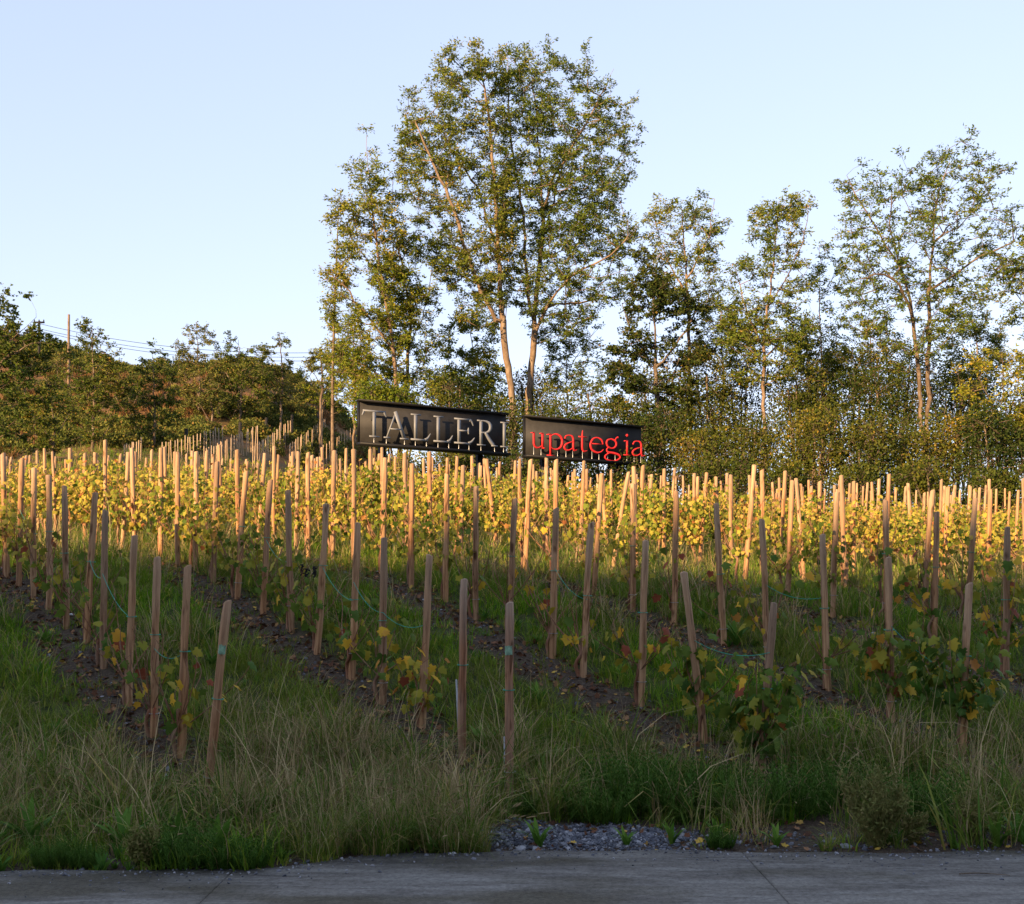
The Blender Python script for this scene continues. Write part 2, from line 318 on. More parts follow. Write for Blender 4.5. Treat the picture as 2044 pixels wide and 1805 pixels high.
# ---------------------------------------------------------------- tree machinery
def resample(P, step):
    P = np.asarray(P, float); d = np.r_[0, np.cumsum(np.linalg.norm(np.diff(P, axis=0), axis=1))]
    n = max(2, int(d[-1]/step)+1); t = np.linspace(0, d[-1], n)
    return np.stack([np.interp(t, d, P[:, k]) for k in range(3)], 1)
def inpoly(px, py, poly):
    poly = np.asarray(poly, float); ins = np.zeros(len(px), bool); j = len(poly)-1
    for i in range(len(poly)):
        xi, yi = poly[i]; xj, yj = poly[j]
        c = ((yi > py) != (yj > py)) & (px < (xj-xi)*(py-yi)/(yj-yi+1e-12)+xi); ins ^= c; j = i
    return ins
def parea(p):
    p = np.asarray(p, float); return .5*abs(np.dot(p[:, 0], np.roll(p[:, 1], 1))-np.dot(p[:, 1], np.roll(p[:, 0], 1)))
def tree(name, label, d, poly, limbs, leaf='locust', bark='bark', tips=8, dens=400, ll=.16, lw=.062, rtip=.0075, trunk_r=None,
         group=None, cat='tree', depth=.45, flat=.5, spray=.45, clump=.6, roots=True):
    """poly: crown outline; limbs: polylines (px, py[, depth offset]), first one is the trunk"""
    pc = np.mean(poly, 0); poly = [tuple(pc+(np.array(p)-pc)*.965) for p in poly]
    k = d/F; x0, x1 = min(p[0] for p in poly), max(p[0] for p in poly); y0, y1 = min(p[1] for p in poly), max(p[1] for p in poly)
    area = parea(poly)*k*k; N = int(area*tips); tp = []
    bx = limbs[0][0]; base = W(bx[0], bx[1], d); gzb = hz(base[0], d)
    # crown attractors
    n = N*8; px = RNG.uniform(x0, x1, n); py = RNG.uniform(y0, y1, n); ok = inpoly(px, py, poly); px, py = px[ok], py[ok]
    keep = fbm(px*k*1.1+d, py*k*1.5) > RNG.uniform(0, 1, len(px))*clump+.5-clump*.5
    px, py = px[keep][:N], py[keep][:N]
    wpoly = (x1-x0)*k*.5; u = (px-(x0+x1)/2)/((x1-x0)/2+1e-6)
    dd = RNG.uniform(-1, 1, len(px))*wpoly*depth*2*np.sqrt(np.clip(1.05-u*u, .05, 1))*.8
    A = np.stack([(px-CX)*k, d+dd, CH+(HY-py)*k], 1)
    nodes, par = [], []; chains = []
    for li, lb in enumerate(limbs):
        P = np.array([W(q[0], q[1], d)+np.array([0, (q[2] if len(q) > 2 else 0), 0]) for q in lb])
        if li == 0 and roots: P = np.vstack([[P[0][0], P[0][1], gzb-.2], P]) if P[0][2] > gzb else P
        P = resample(P, .45); P[1:-1] += RNG.normal(size=(len(P)-2, 3))*.03
        if li == 0: pa = -1
        else:
            E = np.array(nodes); pa = int(np.argmin(np.linalg.norm(E-P[0], axis=1)))
        ch = [] if pa < 0 else [pa]
        for p in P[(0 if pa < 0 else 1):]:
            nodes.append(p); par.append(pa); pa = len(nodes)-1; ch.append(pa)
        chains.append(ch)
    nl = len(nodes); E = np.zeros((nl+len(A)*14+10, 3)); E[:nl] = nodes; cnt = nl; par = list(par)
    dist = np.array([np.min(np.linalg.norm(E[:nl]-a, axis=1)) for a in A]) if len(A) else np.zeros(0)
    tipdir = []; tipidx = []
    for ai in np.argsort(dist):
        a = A[ai]; v = a-E[:cnt]; dl = np.linalg.norm(v, axis=1)
        cost = dl+1.1*np.clip(.25*dl-v[:, 2], 0, None); pa = int(np.argmin(cost)); s = E[pa]
        ln = dl[pa]; m = int(np.clip(ln/.45, 1, 12)); ch = [pa]
        gp = E[par[pa]] if par[pa] >= 0 else s-np.array([0, 0, 1]); d0 = unit(s-gp)
        c1 = s+d0*ln*.22+np.array([0, 0, .12*ln])
        for j in range(1, m+1):
            t = j/m; p = (1-t)**2*s+2*t*(1-t)*(c1*.45+.55*(s+a)/2)+t*t*a+RNG.normal(size=3)*.03*(j < m)
            E[cnt] = p; par.append(pa); pa = cnt; ch.append(cnt); cnt += 1
        chains.append(ch); tipidx.append(pa); tipdir.append(unit(a-E[par[pa]]))
    E = E[:cnt]; nt_ = np.zeros(cnt)
    for i in tipidx: nt_[i] += 1
    for ch in chains[:len(limbs)]: nt_[ch[-1]] += 1
    for i in range(cnt-1, -1, -1):
        if par[i] >= 0: nt_[par[i]] += nt_[i]
    pw = math.log(trunk_r/rtip)/math.log(max(4, nt_[0])) if trunk_r else .40
    rad = rtip*np.maximum(nt_, 1)**pw
    big, small = [], []
    for ci, ch in enumerate(chains):
        if len(ch) < 2: continue
        r = rad[ch].copy()
        if ci > 0 : r[0] = min(r[0], r[1]*1.25)
        (big if r.max() > .05 else small).append((E[ch], r))
    # leaf sprays on every tip
    tipP = E[tipidx]; tipD = np.array(tipdir); n = int(area*dens); per = max(3, n//max(1, len(tipP)))
    ntw = max(1, per//9); tw = np.repeat(np.arange(len(tipP)), ntw)
    dirs = unit(tipD[tw]*.55+rdir(len(tw))*np.array([1, 1, flat])+np.array([0, 0, .08])); Lt = RNG.uniform(.5, 1.25, len(tw))*spray
    S = tipP[tw]-tipD[tw]*RNG.uniform(0, .5, len(tw))[:, None]*spray
    Etw = S+dirs*Lt[:, None]; twigs = [(np.stack([S[i], (S[i]+Etw[i])/2+[0, 0, .04], Etw[i]]), [rtip*.75, rtip*.6, rtip*.3]) for i in range(len(tw))]
    lpt = max(3, per//ntw); q = np.repeat(np.arange(len(tw)), lpt); t = RNG.uniform(.12, 1.05, len(q))
    C = S[q]+dirs[q]*(Lt[q]*t)[:, None]+RNG.normal(size=(len(q), 3))*.05
    D = unit(dirs[q]*.5+rdir(len(q))*np.array([1, 1, .55])+np.array([0, 0, -.18]))
    sz = RNG.uniform(.6, 1.25, len(q)); V, Q = leafquads(C, D, ll*sz, lw*sz)
    rn = np.clip(.42+RNG.normal(size=len(q))*.2+(fbm(C[:, 0]*.7+d, C[:, 2]*.7)-.5)*.6, 0, 1)
    o = empty(name, (base[0], d, gzb)); org = np.array([base[0], d, gzb])
    sh = lambda ps: [(p-org, r) for p, r in ps]
    if big: obj('trunk', tube_mesh('trunk', sh(big), M[bark], 8), o)
    V2, Q2, T2 = tubes(sh(small+twigs), 3, False); obj('branches', mesh('branches', V2, [Q2], M[bark]), o)['kind'] = 'stuff'
    obj('crown', mesh('crown', V-org, [Q], M[leaf], rnd=np.repeat(rn, 4)), o)
    tag(o, label, cat, group); return o
def bush(name, label, px, py, d, rx, ry, leaf='bushleaf', n=6000, ll=.11, lw=.08, group=None, lobes=7, cat='bush', top=0.):
    """thicket standing on the ground: px, py centre of crown, rx, ry half sizes in photo pixels"""
    k = d/F; c = W(px, py, d); g = hz(c[0], d); ax, az = rx*k, ry*k
    cs = np.array([[c[0]+RNG.uniform(-.6, .6)*ax, d+RNG.uniform(-.5, .5)*ax, c[2]+RNG.uniform(-.62, .62)*az] for _ in range(lobes)]+[[c[0], d, c[2]]])
    rs = np.r_[RNG.uniform(.32, .55, lobes), .6]*min(ax, az)*1.15
    low = g+.3; cs = np.vstack([cs, [[c[0]+RNG.uniform(-.6, .6)*ax, d-.25*ax+RNG.uniform(-.3, .3)*ax, low+RNG.uniform(0, max(.2, c[2]-low))] for _ in range(4)]]); rs = np.r_[rs, np.full(4, .42*min(ax, az)+.25)]
    li = RNG.choice(len(cs), n, p=rs**2/np.sum(rs**2)); v = rdir(n); C = cs[li]+v*(rs[li]*RNG.uniform(.55, 1.12, n)**.7)[:, None]*np.array([1, 1, .95])
    C = C+RNG.normal(size=(n, 3))*.08; C[:, 2] = np.maximum(C[:, 2], g+.05)
    tw = RNG.choice(n, n//14); D = unit(v+rdir(n)*.9+[0, 0, .1]); sz = RNG.uniform(.6, 1.35, n)
    ext = RNG.random(n) < .07; C[ext] += v[ext]*RNG.uniform(.05, .45, (ext.sum(), 1))
    V, Q = leafquads(C, D, ll*sz, lw*sz); rn = np.clip(.4+RNG.normal(size=n)*.17+(fbm(C[:, 0]*.9+d, C[:, 2]*.9)-.5)*.8, 0, 1)
    org = np.array([c[0], d, g]); o = empty(name, tuple(org))
    obj('foliage', mesh('foliage', V-org, [Q], M[leaf], rnd=np.repeat(rn, 4)), o)
    P = []
    for i in range(9): P.append((resample([[RNG.normal()*.25, RNG.normal()*.25, -.1], (cs[i % len(cs)]-org)*.5+[0, 0, .1], cs[i % len(cs)]-org+rdir(1)[0]*.2], .35), np.linspace(.045, .014, len(resample([[0, 0, 0], [0, 0, 1]], .1)))[0]))
    for i in tw[:260]: P.append((np.stack([C[i]-v[i]*.5, C[i]+v[i]*.12])-org, [.012, .005]))
    V2, Q2, T2 = tubes(P, 4, False); obj('stems', mesh('stems', V2, [Q2], M['darkbark']), o)
    return tag(o, label, cat, group)

# ---------------------------------------------------------------- the big trees behind the sign
tree('locust_tree', 'tall airy locust with leaning trunk and limbs spreading over the grey lettered sign', 56,
     [(905, 97), (875, 135), (850, 165), (822, 185), (800, 245), (788, 290), (795, 335), (805, 375), (818, 430), (850, 480), (868, 530), (885, 585), (905, 640), (935, 675), (985, 660), (1020, 600), (1030, 450), (1030, 300), (1020, 180), (1010, 105), (960, 95)],
     [[(1026, 905), (1024, 798), (1016, 740), (1008, 691), (1004, 650), (1000, 593), (995, 512), (993, 450), (983, 308), (969, 186), (957, 125)],
      [(1004, 650), (991, 642, -.2), (961, 589, -.6), (932, 512, -1), (916, 455, -1.2), (888, 390, -1.5), (867, 349, -1.6), (835, 275, -1.8)],
      [(995, 512), (973, 430, .6), (953, 361, 1.2), (920, 308, 1.7), (892, 259, 2), (851, 198, 2.3)],
      [(1000, 593), (960, 560, 1), (905, 520, 2), (870, 505, 2.6)],
      [(1006, 670), (1014, 573, 1), (1018, 500, 1.6), (1010, 400, 2.1)]],
     trunk_r=.16, dens=720, tips=12, flat=.35)
tree('locust_tree', 'tallest airy locust with forked upright trunk between the two sign boards', 57.5,
     [(1000, 110), (1055, 88), (1100, 100), (1130, 115), (1165, 128), (1185, 170), (1230, 143), (1205, 190), (1272, 222), (1255, 250), (1290, 268), (1255, 302), (1272, 345), (1240, 390), (1250, 440), (1278, 480), (1245, 540), (1255, 590), (1200, 615), (1180, 655), (1130, 690), (1080, 690), (1030, 640), (1000, 560), (985, 400), (990, 240)],
     [[(1050, 905), (1055, 798), (1065, 695), (1067, 666), (1055, 593), (1048, 512), (1046, 430), (1022, 308), (1014, 186), (1014, 110)],
      [(1067, 666), (1071, 573, .5), (1083, 471, .9), (1085, 410, 1), (1079, 308, 1.2), (1071, 186, 1.3), (1056, 97, 1.4)],
      [(1067, 666), (1075, 650, -.2), (1095, 613, -.6), (1114, 587, -.9), (1140, 560, -1.2), (1193, 544, -1.8), (1230, 516, -2), (1262, 480, -2.3)],
      [(1085, 410, 1), (1099, 357, .4), (1132, 316, -.4), (1177, 247, -1), (1220, 165, -1.5)],
      [(1085, 410, 1), (1103, 390, 1.5), (1177, 365, 2.2), (1255, 324, 3)],
      [(1083, 471, .9), (1120, 330, 1.5), (1140, 220, 2), (1150, 140, 2.3)],
      [(1095, 613, -.6), (1150, 600, .5), (1200, 585, 1.2), (1240, 575, 1.8)]],
     trunk_r=.16, dens=720, tips=12, flat=.35)
tree('young_locust', 'slender light green locust rising beside the left end of the grey lettered sign', 53.5,
     [(735, 255), (728, 300), (705, 295), (700, 350), (685, 385), (655, 408), (652, 450), (672, 490), (660, 520), (628, 540), (655, 575), (650, 640), (662, 700), (645, 760), (690, 810), (800, 810), (820, 700), (815, 560), (800, 430), (770, 340), (745, 300)],
     [[(796, 870), (792, 800), (785, 700), (770, 600), (755, 520), (745, 430), (736, 340), (732, 270)],
      [(785, 700), (740, 640, -.5), (700, 590, -.9), (645, 545, -1.3)], [(770, 600), (735, 520, .5), (700, 470, 1), (665, 420, 1.3)], [(792, 780), (740, 740, -.6), (690, 720, -1)]],
     trunk_r=.10, dens=680, tips=10, leaf='locust_y')
tree('young_locust', 'bushy yellow green locust with several pale stems behind the grey lettered sign', 55,
     [(775, 335), (800, 330), (815, 390), (835, 430), (862, 470), (878, 560), (890, 640), (905, 720), (885, 800), (800, 830), (770, 760), (760, 640), (765, 520), (760, 420)],
     [[(800, 880), (810, 790), (815, 700), (820, 620), (800, 520), (785, 430), (783, 350)], [(815, 700), (850, 600, .7), (860, 520, 1)], [(810, 780), (850, 720, -.7), (880, 680, -1)]],
     trunk_r=.09, dens=680, tips=10, leaf='locust_y')
tree('small_tree', 'small round leafed green tree filling the gap behind the leaning locust trunk', 59,
     [(888, 650), (930, 615), (985, 640), (1005, 700), (1015, 800), (960, 850), (880, 830), (868, 740)],
     [[(950, 880), (948, 800), (945, 720), (940, 650)], [(948, 800), (900, 740, .5), (890, 690, .8)], [(948, 780), (985, 720, -.5)]], leaf='locust', dens=560, tips=7, ll=.15, lw=.08)
tree('young_locust', 'thin sparse young locust right of the forked trunk, above the red lettered sign', 60,
     [(1100, 640), (1140, 600), (1190, 640), (1215, 720), (1210, 800), (1150, 840), (1090, 800), (1085, 720)],
     [[(1130, 900), (1132, 800), (1130, 700), (1130, 590)], [(1131, 740), (1165, 690, .5), (1195, 650, .8)], [(1131, 790), (1100, 730, -.5)]], dens=380, tips=6)
tree('ivy_clad_tree', 'dense dark ivy clad tree standing right of the red lettered sign', 54.5,
     [(1232, 650), (1255, 570), (1290, 518), (1340, 540), (1390, 580), (1425, 640), (1405, 720), (1385, 820), (1335, 890), (1230, 890), (1200, 800), (1190, 720)],
     [[(1315, 960), (1312, 850), (1308, 700), (1305, 560)], [(1308, 720), (1260, 650, .5), (1245, 600, .8)], [(1310, 740), (1370, 660, -.5), (1390, 610, -.8)]],
     leaf='darkleaf', bark='darkbark', dens=800, tips=9, ll=.14, lw=.10, trunk_r=.14)
tree('locust_tree', 'thin topped locust with a bare upper stem behind the dark ivy clad tree', 57,
     [(1270, 470), (1290, 425), (1325, 388), (1352, 412), (1420, 396), (1448, 450), (1430, 520), (1440, 620), (1400, 660), (1350, 580), (1290, 560), (1262, 510)],
     [[(1380, 960), (1378, 800), (1374, 640), (1368, 520), (1360, 410)], [(1374, 600), (1330, 500, .6), (1310, 420, 1)], [(1372, 560), (1410, 480, -.6), (1420, 410, -.9)]], dens=520, tips=10, trunk_r=.085)
tree('locust_tree', 'straight stemmed locust with pale lower trunk rising out of the bramble thicket', 53,
     [(1490, 480), (1500, 425), (1525, 390), (1560, 400), (1600, 398), (1622, 418), (1588, 450), (1612, 500), (1625, 560), (1600, 620), (1625, 690), (1560, 770), (1460, 770), (1425, 690), (1440, 600), (1462, 530)],
     [[(1527, 970), (1527, 880), (1524, 780), (1524, 690), (1532, 620), (1540, 560), (1550, 480), (1555, 400)], [(1524, 700), (1490, 600, .5), (1475, 520, .9)], [(1532, 620), (1575, 540, -.6), (1592, 490, -1), (1600, 440, -1.2)], [(1524, 720), (1570, 670, .7), (1610, 640, 1)]],
     dens=600, tips=10, flat=.35, trunk_r=.085)
tree('young_locust', 'wispy half bare young locust between the straight locust and the twin trunked one', 57,
     [(1600, 560), (1640, 470), (1700, 540), (1692, 640), (1655, 760), (1600, 720)],
     [[(1642, 900), (1640, 760), (1637, 640), (1636, 490)], [(1638, 600), (1670, 540, .4)], [(1639, 660), (1610, 610, -.4)]], dens=220, tips=4)
tree('locust_tree', 'tall twin trunked locust with dark trunks and open crown above the bramble hedge', 52,
     [(1660, 420), (1682, 330), (1722, 318), (1790, 335), (1832, 340), (1870, 312), (1905, 286), (1960, 308), (1992, 340), (1975, 380), (2018, 410), (2002, 460), (2046, 530), (1992, 600), (1962, 660), (1900, 710), (1840, 740), (1770, 720), (1700, 660), (1688, 570), (1678, 500)],
     [[(1848, 930), (1840, 850), (1835, 769), (1819, 610), (1799, 538), (1759, 471), (1716, 403), (1690, 350)],
      [(1848, 930), (1856, 830, .3), (1861, 717, .5), (1867, 578, .8), (1875, 471, .8), (1879, 399, .8), (1911, 299, .8)],
      [(1827, 640), (1775, 574, -1), (1740, 562, -1.3), (1690, 580, -1.8)], [(1799, 538), (1790, 440, 1), (1800, 350, 1.4)], [(1867, 578), (1930, 530, -.6), (2000, 500, -1.2)], [(1875, 471), (1930, 420, 1.4), (1990, 400, 2)]],
     bark='darkbark', dens=440, tips=9, flat=.35, trunk_r=.13)
tree('locust_tree', 'locust reaching in over the pale shrub at the edge of the wood', 51,
     [(2005, 530), (2044, 440), (2110, 430), (2130, 700), (2030, 730), (2000, 640)],
     [[(2085, 900), (2085, 760), (2080, 600), (2075, 460)], [(2083, 660), (2040, 580, .5), (2015, 540, .8)]], dens=400)
tree('pale_shrub_tree', 'pale olive shrubby tree with bare grey twigs beside the bramble hedge', 49,
     [(1905, 730), (1960, 690), (2050, 678), (2100, 760), (2090, 900), (1990, 920), (1920, 860)],
     [[(2010, 960), (2008, 880), (2005, 780), (2000, 700)], [(2008, 860), (1960, 790, -.5), (1930, 740, -.7)], [(2008, 850), (2060, 770, .5)]], leaf='locust_y', dens=480, tips=7)
for lb, d, poly, cx in (('leafy understorey locust left of the straight stemmed locust', 58, [(1385, 640), (1430, 560), (1490, 600), (1510, 700), (1490, 800), (1400, 810), (1375, 720)], 1440),
                        ('leafy understorey locust right of the straight stemmed locust', 57.5, [(1560, 690), (1610, 600), (1665, 640), (1680, 740), (1650, 820), (1570, 820)], 1615),
                        ('leafy understorey locust left of the twin trunks', 58.5, [(1680, 700), (1730, 620), (1790, 660), (1810, 760), (1770, 830), (1690, 820)], 1738),
                        ('leafy understorey locust right of the twin trunks', 58, [(1890, 680), (1940, 610), (2010, 640), (2020, 740), (1960, 800), (1890, 780)], 1950),
                        ('leafy understorey locust below the bare dead conifer', 58, [(640, 690), (665, 620), (720, 650), (745, 730), (735, 800), (690, 790), (645, 760)], 705)):
    y0 = min(p[1] for p in poly); y1 = max(p[1] for p in poly); ym = (y0+y1)/2
    tree('young_locust', lb, d, poly, [[(cx, 880), (cx+3, ym+40), (cx-2, y0+30)], [(cx+2, ym+30), (cx+40, ym-30, .7)], [(cx+2, ym+45), (cx-40, ym-10, -.7)]], leaf='locust_y' if cx < 800 else 'locust', dens=620, tips=9, trunk_r=.06)
# bare pole-like conifer left of the young locust
bt = empty('bare_tree', tuple(W(664, 760, 57)*[1, 1, 0]+[0, 0, hz(W(664, 760, 57)[0], 57)])); tag(bt, 'thin bare dead conifer stem with stubby side twigs', 'tree')
o0 = np.array(bt.location); P = resample([o0-o0, W(664, 760, 57)-o0, W(668, 600, 57)-o0, W(676, 415, 57)-o0], .4)
obj('trunk', tube_mesh('trunk', [(P, np.linspace(.11, .02, len(P)))], M['darkbark'], 6), bt)
tw = []
for i in range(len(P)//4, len(P)):
    for _ in range(3):
        a = RNG.uniform(0, 2*PI); ln = RNG.uniform(.2, .9)*(1.15-i/len(P)); tw.append((np.stack([P[i], P[i]+[math.cos(a)*ln, math.sin(a)*ln, ln*.25]]), [.014, .005]))
V, Q, T = tubes(tw, 3, False); obj('twigs', mesh('twigs', V, [Q], M['darkbark']), bt)['kind'] = 'stuff'

# ---------------------------------------------------------------- thicket under the trees
for i, (px, py, d, rx, ry, lf, lb, n) in enumerate([
    (752, 820, 51, 42, 60, 'locust_y', 'yellow green scrub beside the left end of the sign', 5000),
    (800, 815, 51.5, 80, 55, 'locust_y', 'light green scrub peeping over the first letters of the sign', 5500),
    (905, 815, 52, 80, 60, 'bushleaf', 'olive scrub behind the middle of the grey lettered sign', 5500),
    (1000, 840, 53, 60, 60, 'bushleaf', 'olive scrub around the base of the leaning locust trunk', 4500),
    (1110, 850, 52, 80, 75, 'bushleaf', 'brown green scrub behind the first red letters', 5500),
    (1215, 850, 53, 85, 95, 'bushleaf', 'olive scrub behind the last red letters', 6500),
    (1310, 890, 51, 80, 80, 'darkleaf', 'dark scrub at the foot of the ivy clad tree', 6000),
    (1420, 820, 55, 90, 140, 'bushleaf', 'tall olive scrub between the ivy clad tree and the straight locust', 9000),
    (1400, 910, 50, 80, 70, 'bushleaf', 'low mixed bramble beside the straight locust trunk', 6500),
    (1500, 890, 50.5, 70, 85, 'bushleaf', 'bramble heap around the straight locust trunk', 6500),
    (1590, 830, 54, 90, 130, 'bushleaf', 'tall leafy scrub behind the straight locust', 9000),
    (1620, 880, 50, 85, 95, 'bushleaf', 'yellowing long leafed chestnut scrub in the hedge', 8000),
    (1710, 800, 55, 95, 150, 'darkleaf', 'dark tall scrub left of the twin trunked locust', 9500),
    (1720, 900, 49.5, 75, 80, 'bushleaf', 'rounded bramble mound with dry red leaves', 6500),
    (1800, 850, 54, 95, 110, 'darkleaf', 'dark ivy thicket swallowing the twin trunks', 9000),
    (1870, 885, 50, 95, 90, 'bushleaf', 'large bramble mound below the twin trunked locust', 8500),
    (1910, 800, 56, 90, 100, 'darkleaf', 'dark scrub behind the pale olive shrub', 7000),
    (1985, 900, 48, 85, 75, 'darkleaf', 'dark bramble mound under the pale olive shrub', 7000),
    (2070, 880, 49, 80, 90, 'bushleaf', 'bramble mound at the far end of the hedge', 6000),
    (1440, 950, 47.5, 90, 45, 'bushleaf', 'low bramble skirt in front of the straight locust', 5500),
    (1580, 955, 47, 90, 45, 'bushleaf', 'low bramble skirt in front of the chestnut scrub', 5500),
    (1720, 965, 46.5, 90, 45, 'bushleaf', 'low bramble skirt in front of the red leafed mound', 5500),
    (1860, 970, 46, 90, 45, 'bushleaf', 'low bramble skirt in front of the large bramble mound', 5500),
    (2000, 975, 45.5, 90, 45, 'bushleaf', 'low bramble skirt in front of the dark bramble mound', 5500),
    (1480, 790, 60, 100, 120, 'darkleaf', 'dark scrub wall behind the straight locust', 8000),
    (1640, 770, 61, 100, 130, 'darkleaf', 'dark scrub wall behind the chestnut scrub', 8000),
    (1780, 790, 60, 100, 120, 'bushleaf', 'olive scrub wall behind the twin trunks', 8000),
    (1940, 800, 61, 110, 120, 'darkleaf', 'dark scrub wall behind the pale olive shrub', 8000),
    (1330, 800, 61, 90, 110, 'bushleaf', 'olive scrub wall behind the ivy clad tree', 7000),
    (1075, 790, 62, 90, 60, 'bushleaf', 'olive scrub far behind the forked trunk', 5000),
    (950, 775, 63, 90, 70, 'locust', 'light scrub far behind the leaning trunk', 5500),
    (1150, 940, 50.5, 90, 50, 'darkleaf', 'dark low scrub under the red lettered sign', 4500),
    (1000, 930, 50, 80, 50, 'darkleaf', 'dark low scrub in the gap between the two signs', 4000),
    (870, 930, 47.5, 100, 45, 'bushleaf', 'low scrub under the grey lettered sign', 4500),
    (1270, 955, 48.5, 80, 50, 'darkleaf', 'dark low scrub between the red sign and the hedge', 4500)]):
    bush('bush', lb, px, py, d, rx, ry, lf, n, group='thicket below the trees')

# ---------------------------------------------------------------- wood and scrub on the hill
tree('oak_tree', 'big dark oak with spreading boughs at the foot of the hill', 64,
     [(-70, 560), (0, 548), (30, 560), (58, 600), (72, 640), (112, 680), (142, 705), (100, 745), (122, 800), (60, 870), (-70, 890), (-90, 700)],
     [[(-30, 930), (-28, 820), (-20, 720), (-10, 600)], [(-26, 760), (30, 720, -1), (90, 700, -1.8)], [(-20, 720), (20, 660, 1), (50, 620, 1.5)]],
     leaf='oak', bark='darkbark', dens=380, tips=5, ll=.17, lw=.11, trunk_r=.22)
HT = [('hill_tree', 'tall narrow dark green tree on the hill below the twin utility poles', 82, [(150, 690), (165, 640), (185, 634), (207, 670), (240, 700), (262, 760), (250, 820), (200, 885), (140, 870), (118, 780), (140, 720)], 185, 'oak'),
      ('hill_tree', 'rounded dark tree on the hill beside the tall narrow one', 86, [(280, 725), (310, 688), (338, 690), (352, 760), (360, 840), (300, 890), (252, 870), (262, 780)], 306, 'oak'),
      ('hill_tree', 'greyish half bare willow like tree on the hill', 103, [(350, 690), (380, 648), (420, 650), (440, 700), (452, 780), (440, 840), (380, 850), (352, 800)], 395, 'hillleaf'),
      ('hill_tree', 'golden green hill tree with ragged top above the slim stakes', 104, [(430, 680), (455, 658), (480, 685), (500, 690), (540, 690), (545, 760), (530, 820), (470, 840), (430, 800)], 478, 'oak'),
      ('hill_tree', 'slim feathery hill tree with a bare top', 106, [(545, 690), (560, 652), (578, 690), (582, 760), (572, 810), (545, 800)], 560, 'hillleaf'),
      ('hill_tree', 'yellow green spreading tree at the top of the slim stake rows', 108, [(588, 750), (640, 690), (690, 680), (715, 760), (700, 830), (640, 815), (600, 800)], 642, 'locust_y'),
      ('hill_tree', 'small olive tree on the hill above the dark fence posts', 102, [(385, 790), (425, 760), (460, 790), (460, 840), (400, 850), (375, 830)], 420, 'hillleaf'),
      ('hill_tree', 'dark bushy tree between the oak and the tall narrow tree', 75, [(60, 800), (110, 770), (150, 800), (160, 890), (100, 920), (50, 890)], 105, 'oak'),
      ('hill_tree', 'pale bushy tree high on the hill beside the oak', 110, [(85, 740), (120, 700), (150, 720), (150, 790), (100, 810), (75, 780)], 115, 'hillleaf'),
      ('hill_tree', 'olive tree on the ridge behind the golden green tree', 112, [(500, 720), (530, 700), (600, 740), (600, 800), (520, 810)], 550, 'hillleaf'),
      ('hill_tree', 'brownish tree below the ridge beside the willow like tree', 105, [(225, 760), (270, 735), (290, 780), (280, 840), (230, 850)], 255, 'hillleaf'),
      ('hill_tree', 'thin light tree on the ridge beside the bare dead stem', 100, [(610, 720), (640, 675), (665, 700), (670, 780), (625, 790)], 640, 'hillleaf')]
for nm, lb, d, poly, cx, lf in HT:
    y0 = min(p[1] for p in poly); y1 = max(p[1] for p in poly)
    tree(nm, lb, d, poly, [[(cx, y1+15), (cx+4, (y0+y1)/2+20), (cx-2, y0+20)], [(cx+3, (y0+y1)/2+30), (cx+22, (y0+y1)/2-20, .8)], [(cx+3, (y0+y1)/2+40), (cx-22, (y0+y1)/2, -.8)]],
         leaf=lf, bark='darkbark', dens=260 if lf == 'hillleaf' else 340, tips=6, ll=.19, lw=.10, trunk_r=.11, rtip=.011, group='trees on the hill')

# ---------------------------------------------------------------- poles and wires on the ridge
def pole(label, px, ytop, d, cross):
    b = W(px, ytop, d); g = hz(b[0], d); o = empty('utility_pole', (b[0], d, g)); h = b[2]-g
    obj('pole', tube_mesh('pole', [(np.array([[0, 0, -.3], [0, 0, h*.5], [.02, 0, h]]), [.15, .13, .11])], M['darkwood'] if cross else M['bark'], 8), o)
    if cross:
        V, Q = boxes([(-.55, .55, -.07, .07, h-.22, h-.06)]); obj('crossarm', mesh('crossarm', V, [Q], M['darkwood']), o)
        for x in (-.48, 0, .48):
            obj('insulator', tube_mesh('insulator', [(np.array([[x, 0, h-.06], [x, 0, h+.03], [x, 0, h+.16]]), [.05, .07, .03])], M['darkwood'], 6), o)
    tag(o, label, 'utility pole'); return o
pole('dark utility pole with a crossarm on the hill ridge', 78, 641, 118, True)
pole('plain reddish utility pole without crossarm on the hill ridge', 137, 628, 112, False)
for lb, a, b in (('upper power line running from the crossarm pole towards the young locust', (74, 645, 118), (700, 702, 100)),
                 ('middle power line strung behind the hill trees', (60, 652, 118), (700, 711, 100)), ('lowest power line strung behind the hill trees', (84, 662, 118), (700, 718, 100))):
    A_, B_ = W(*a), W(*b); t = np.linspace(0, 1, 24)[:, None]; P = A_*(1-t)+B_*t; P[:, 2] -= (1.1*4*t*(1-t))[:, 0]
    tag(obj('power_line', tube_mesh('power_line', [(P, .022)], M['blackmetal'], 4)), lb, 'power line', 'power lines on the ridge')

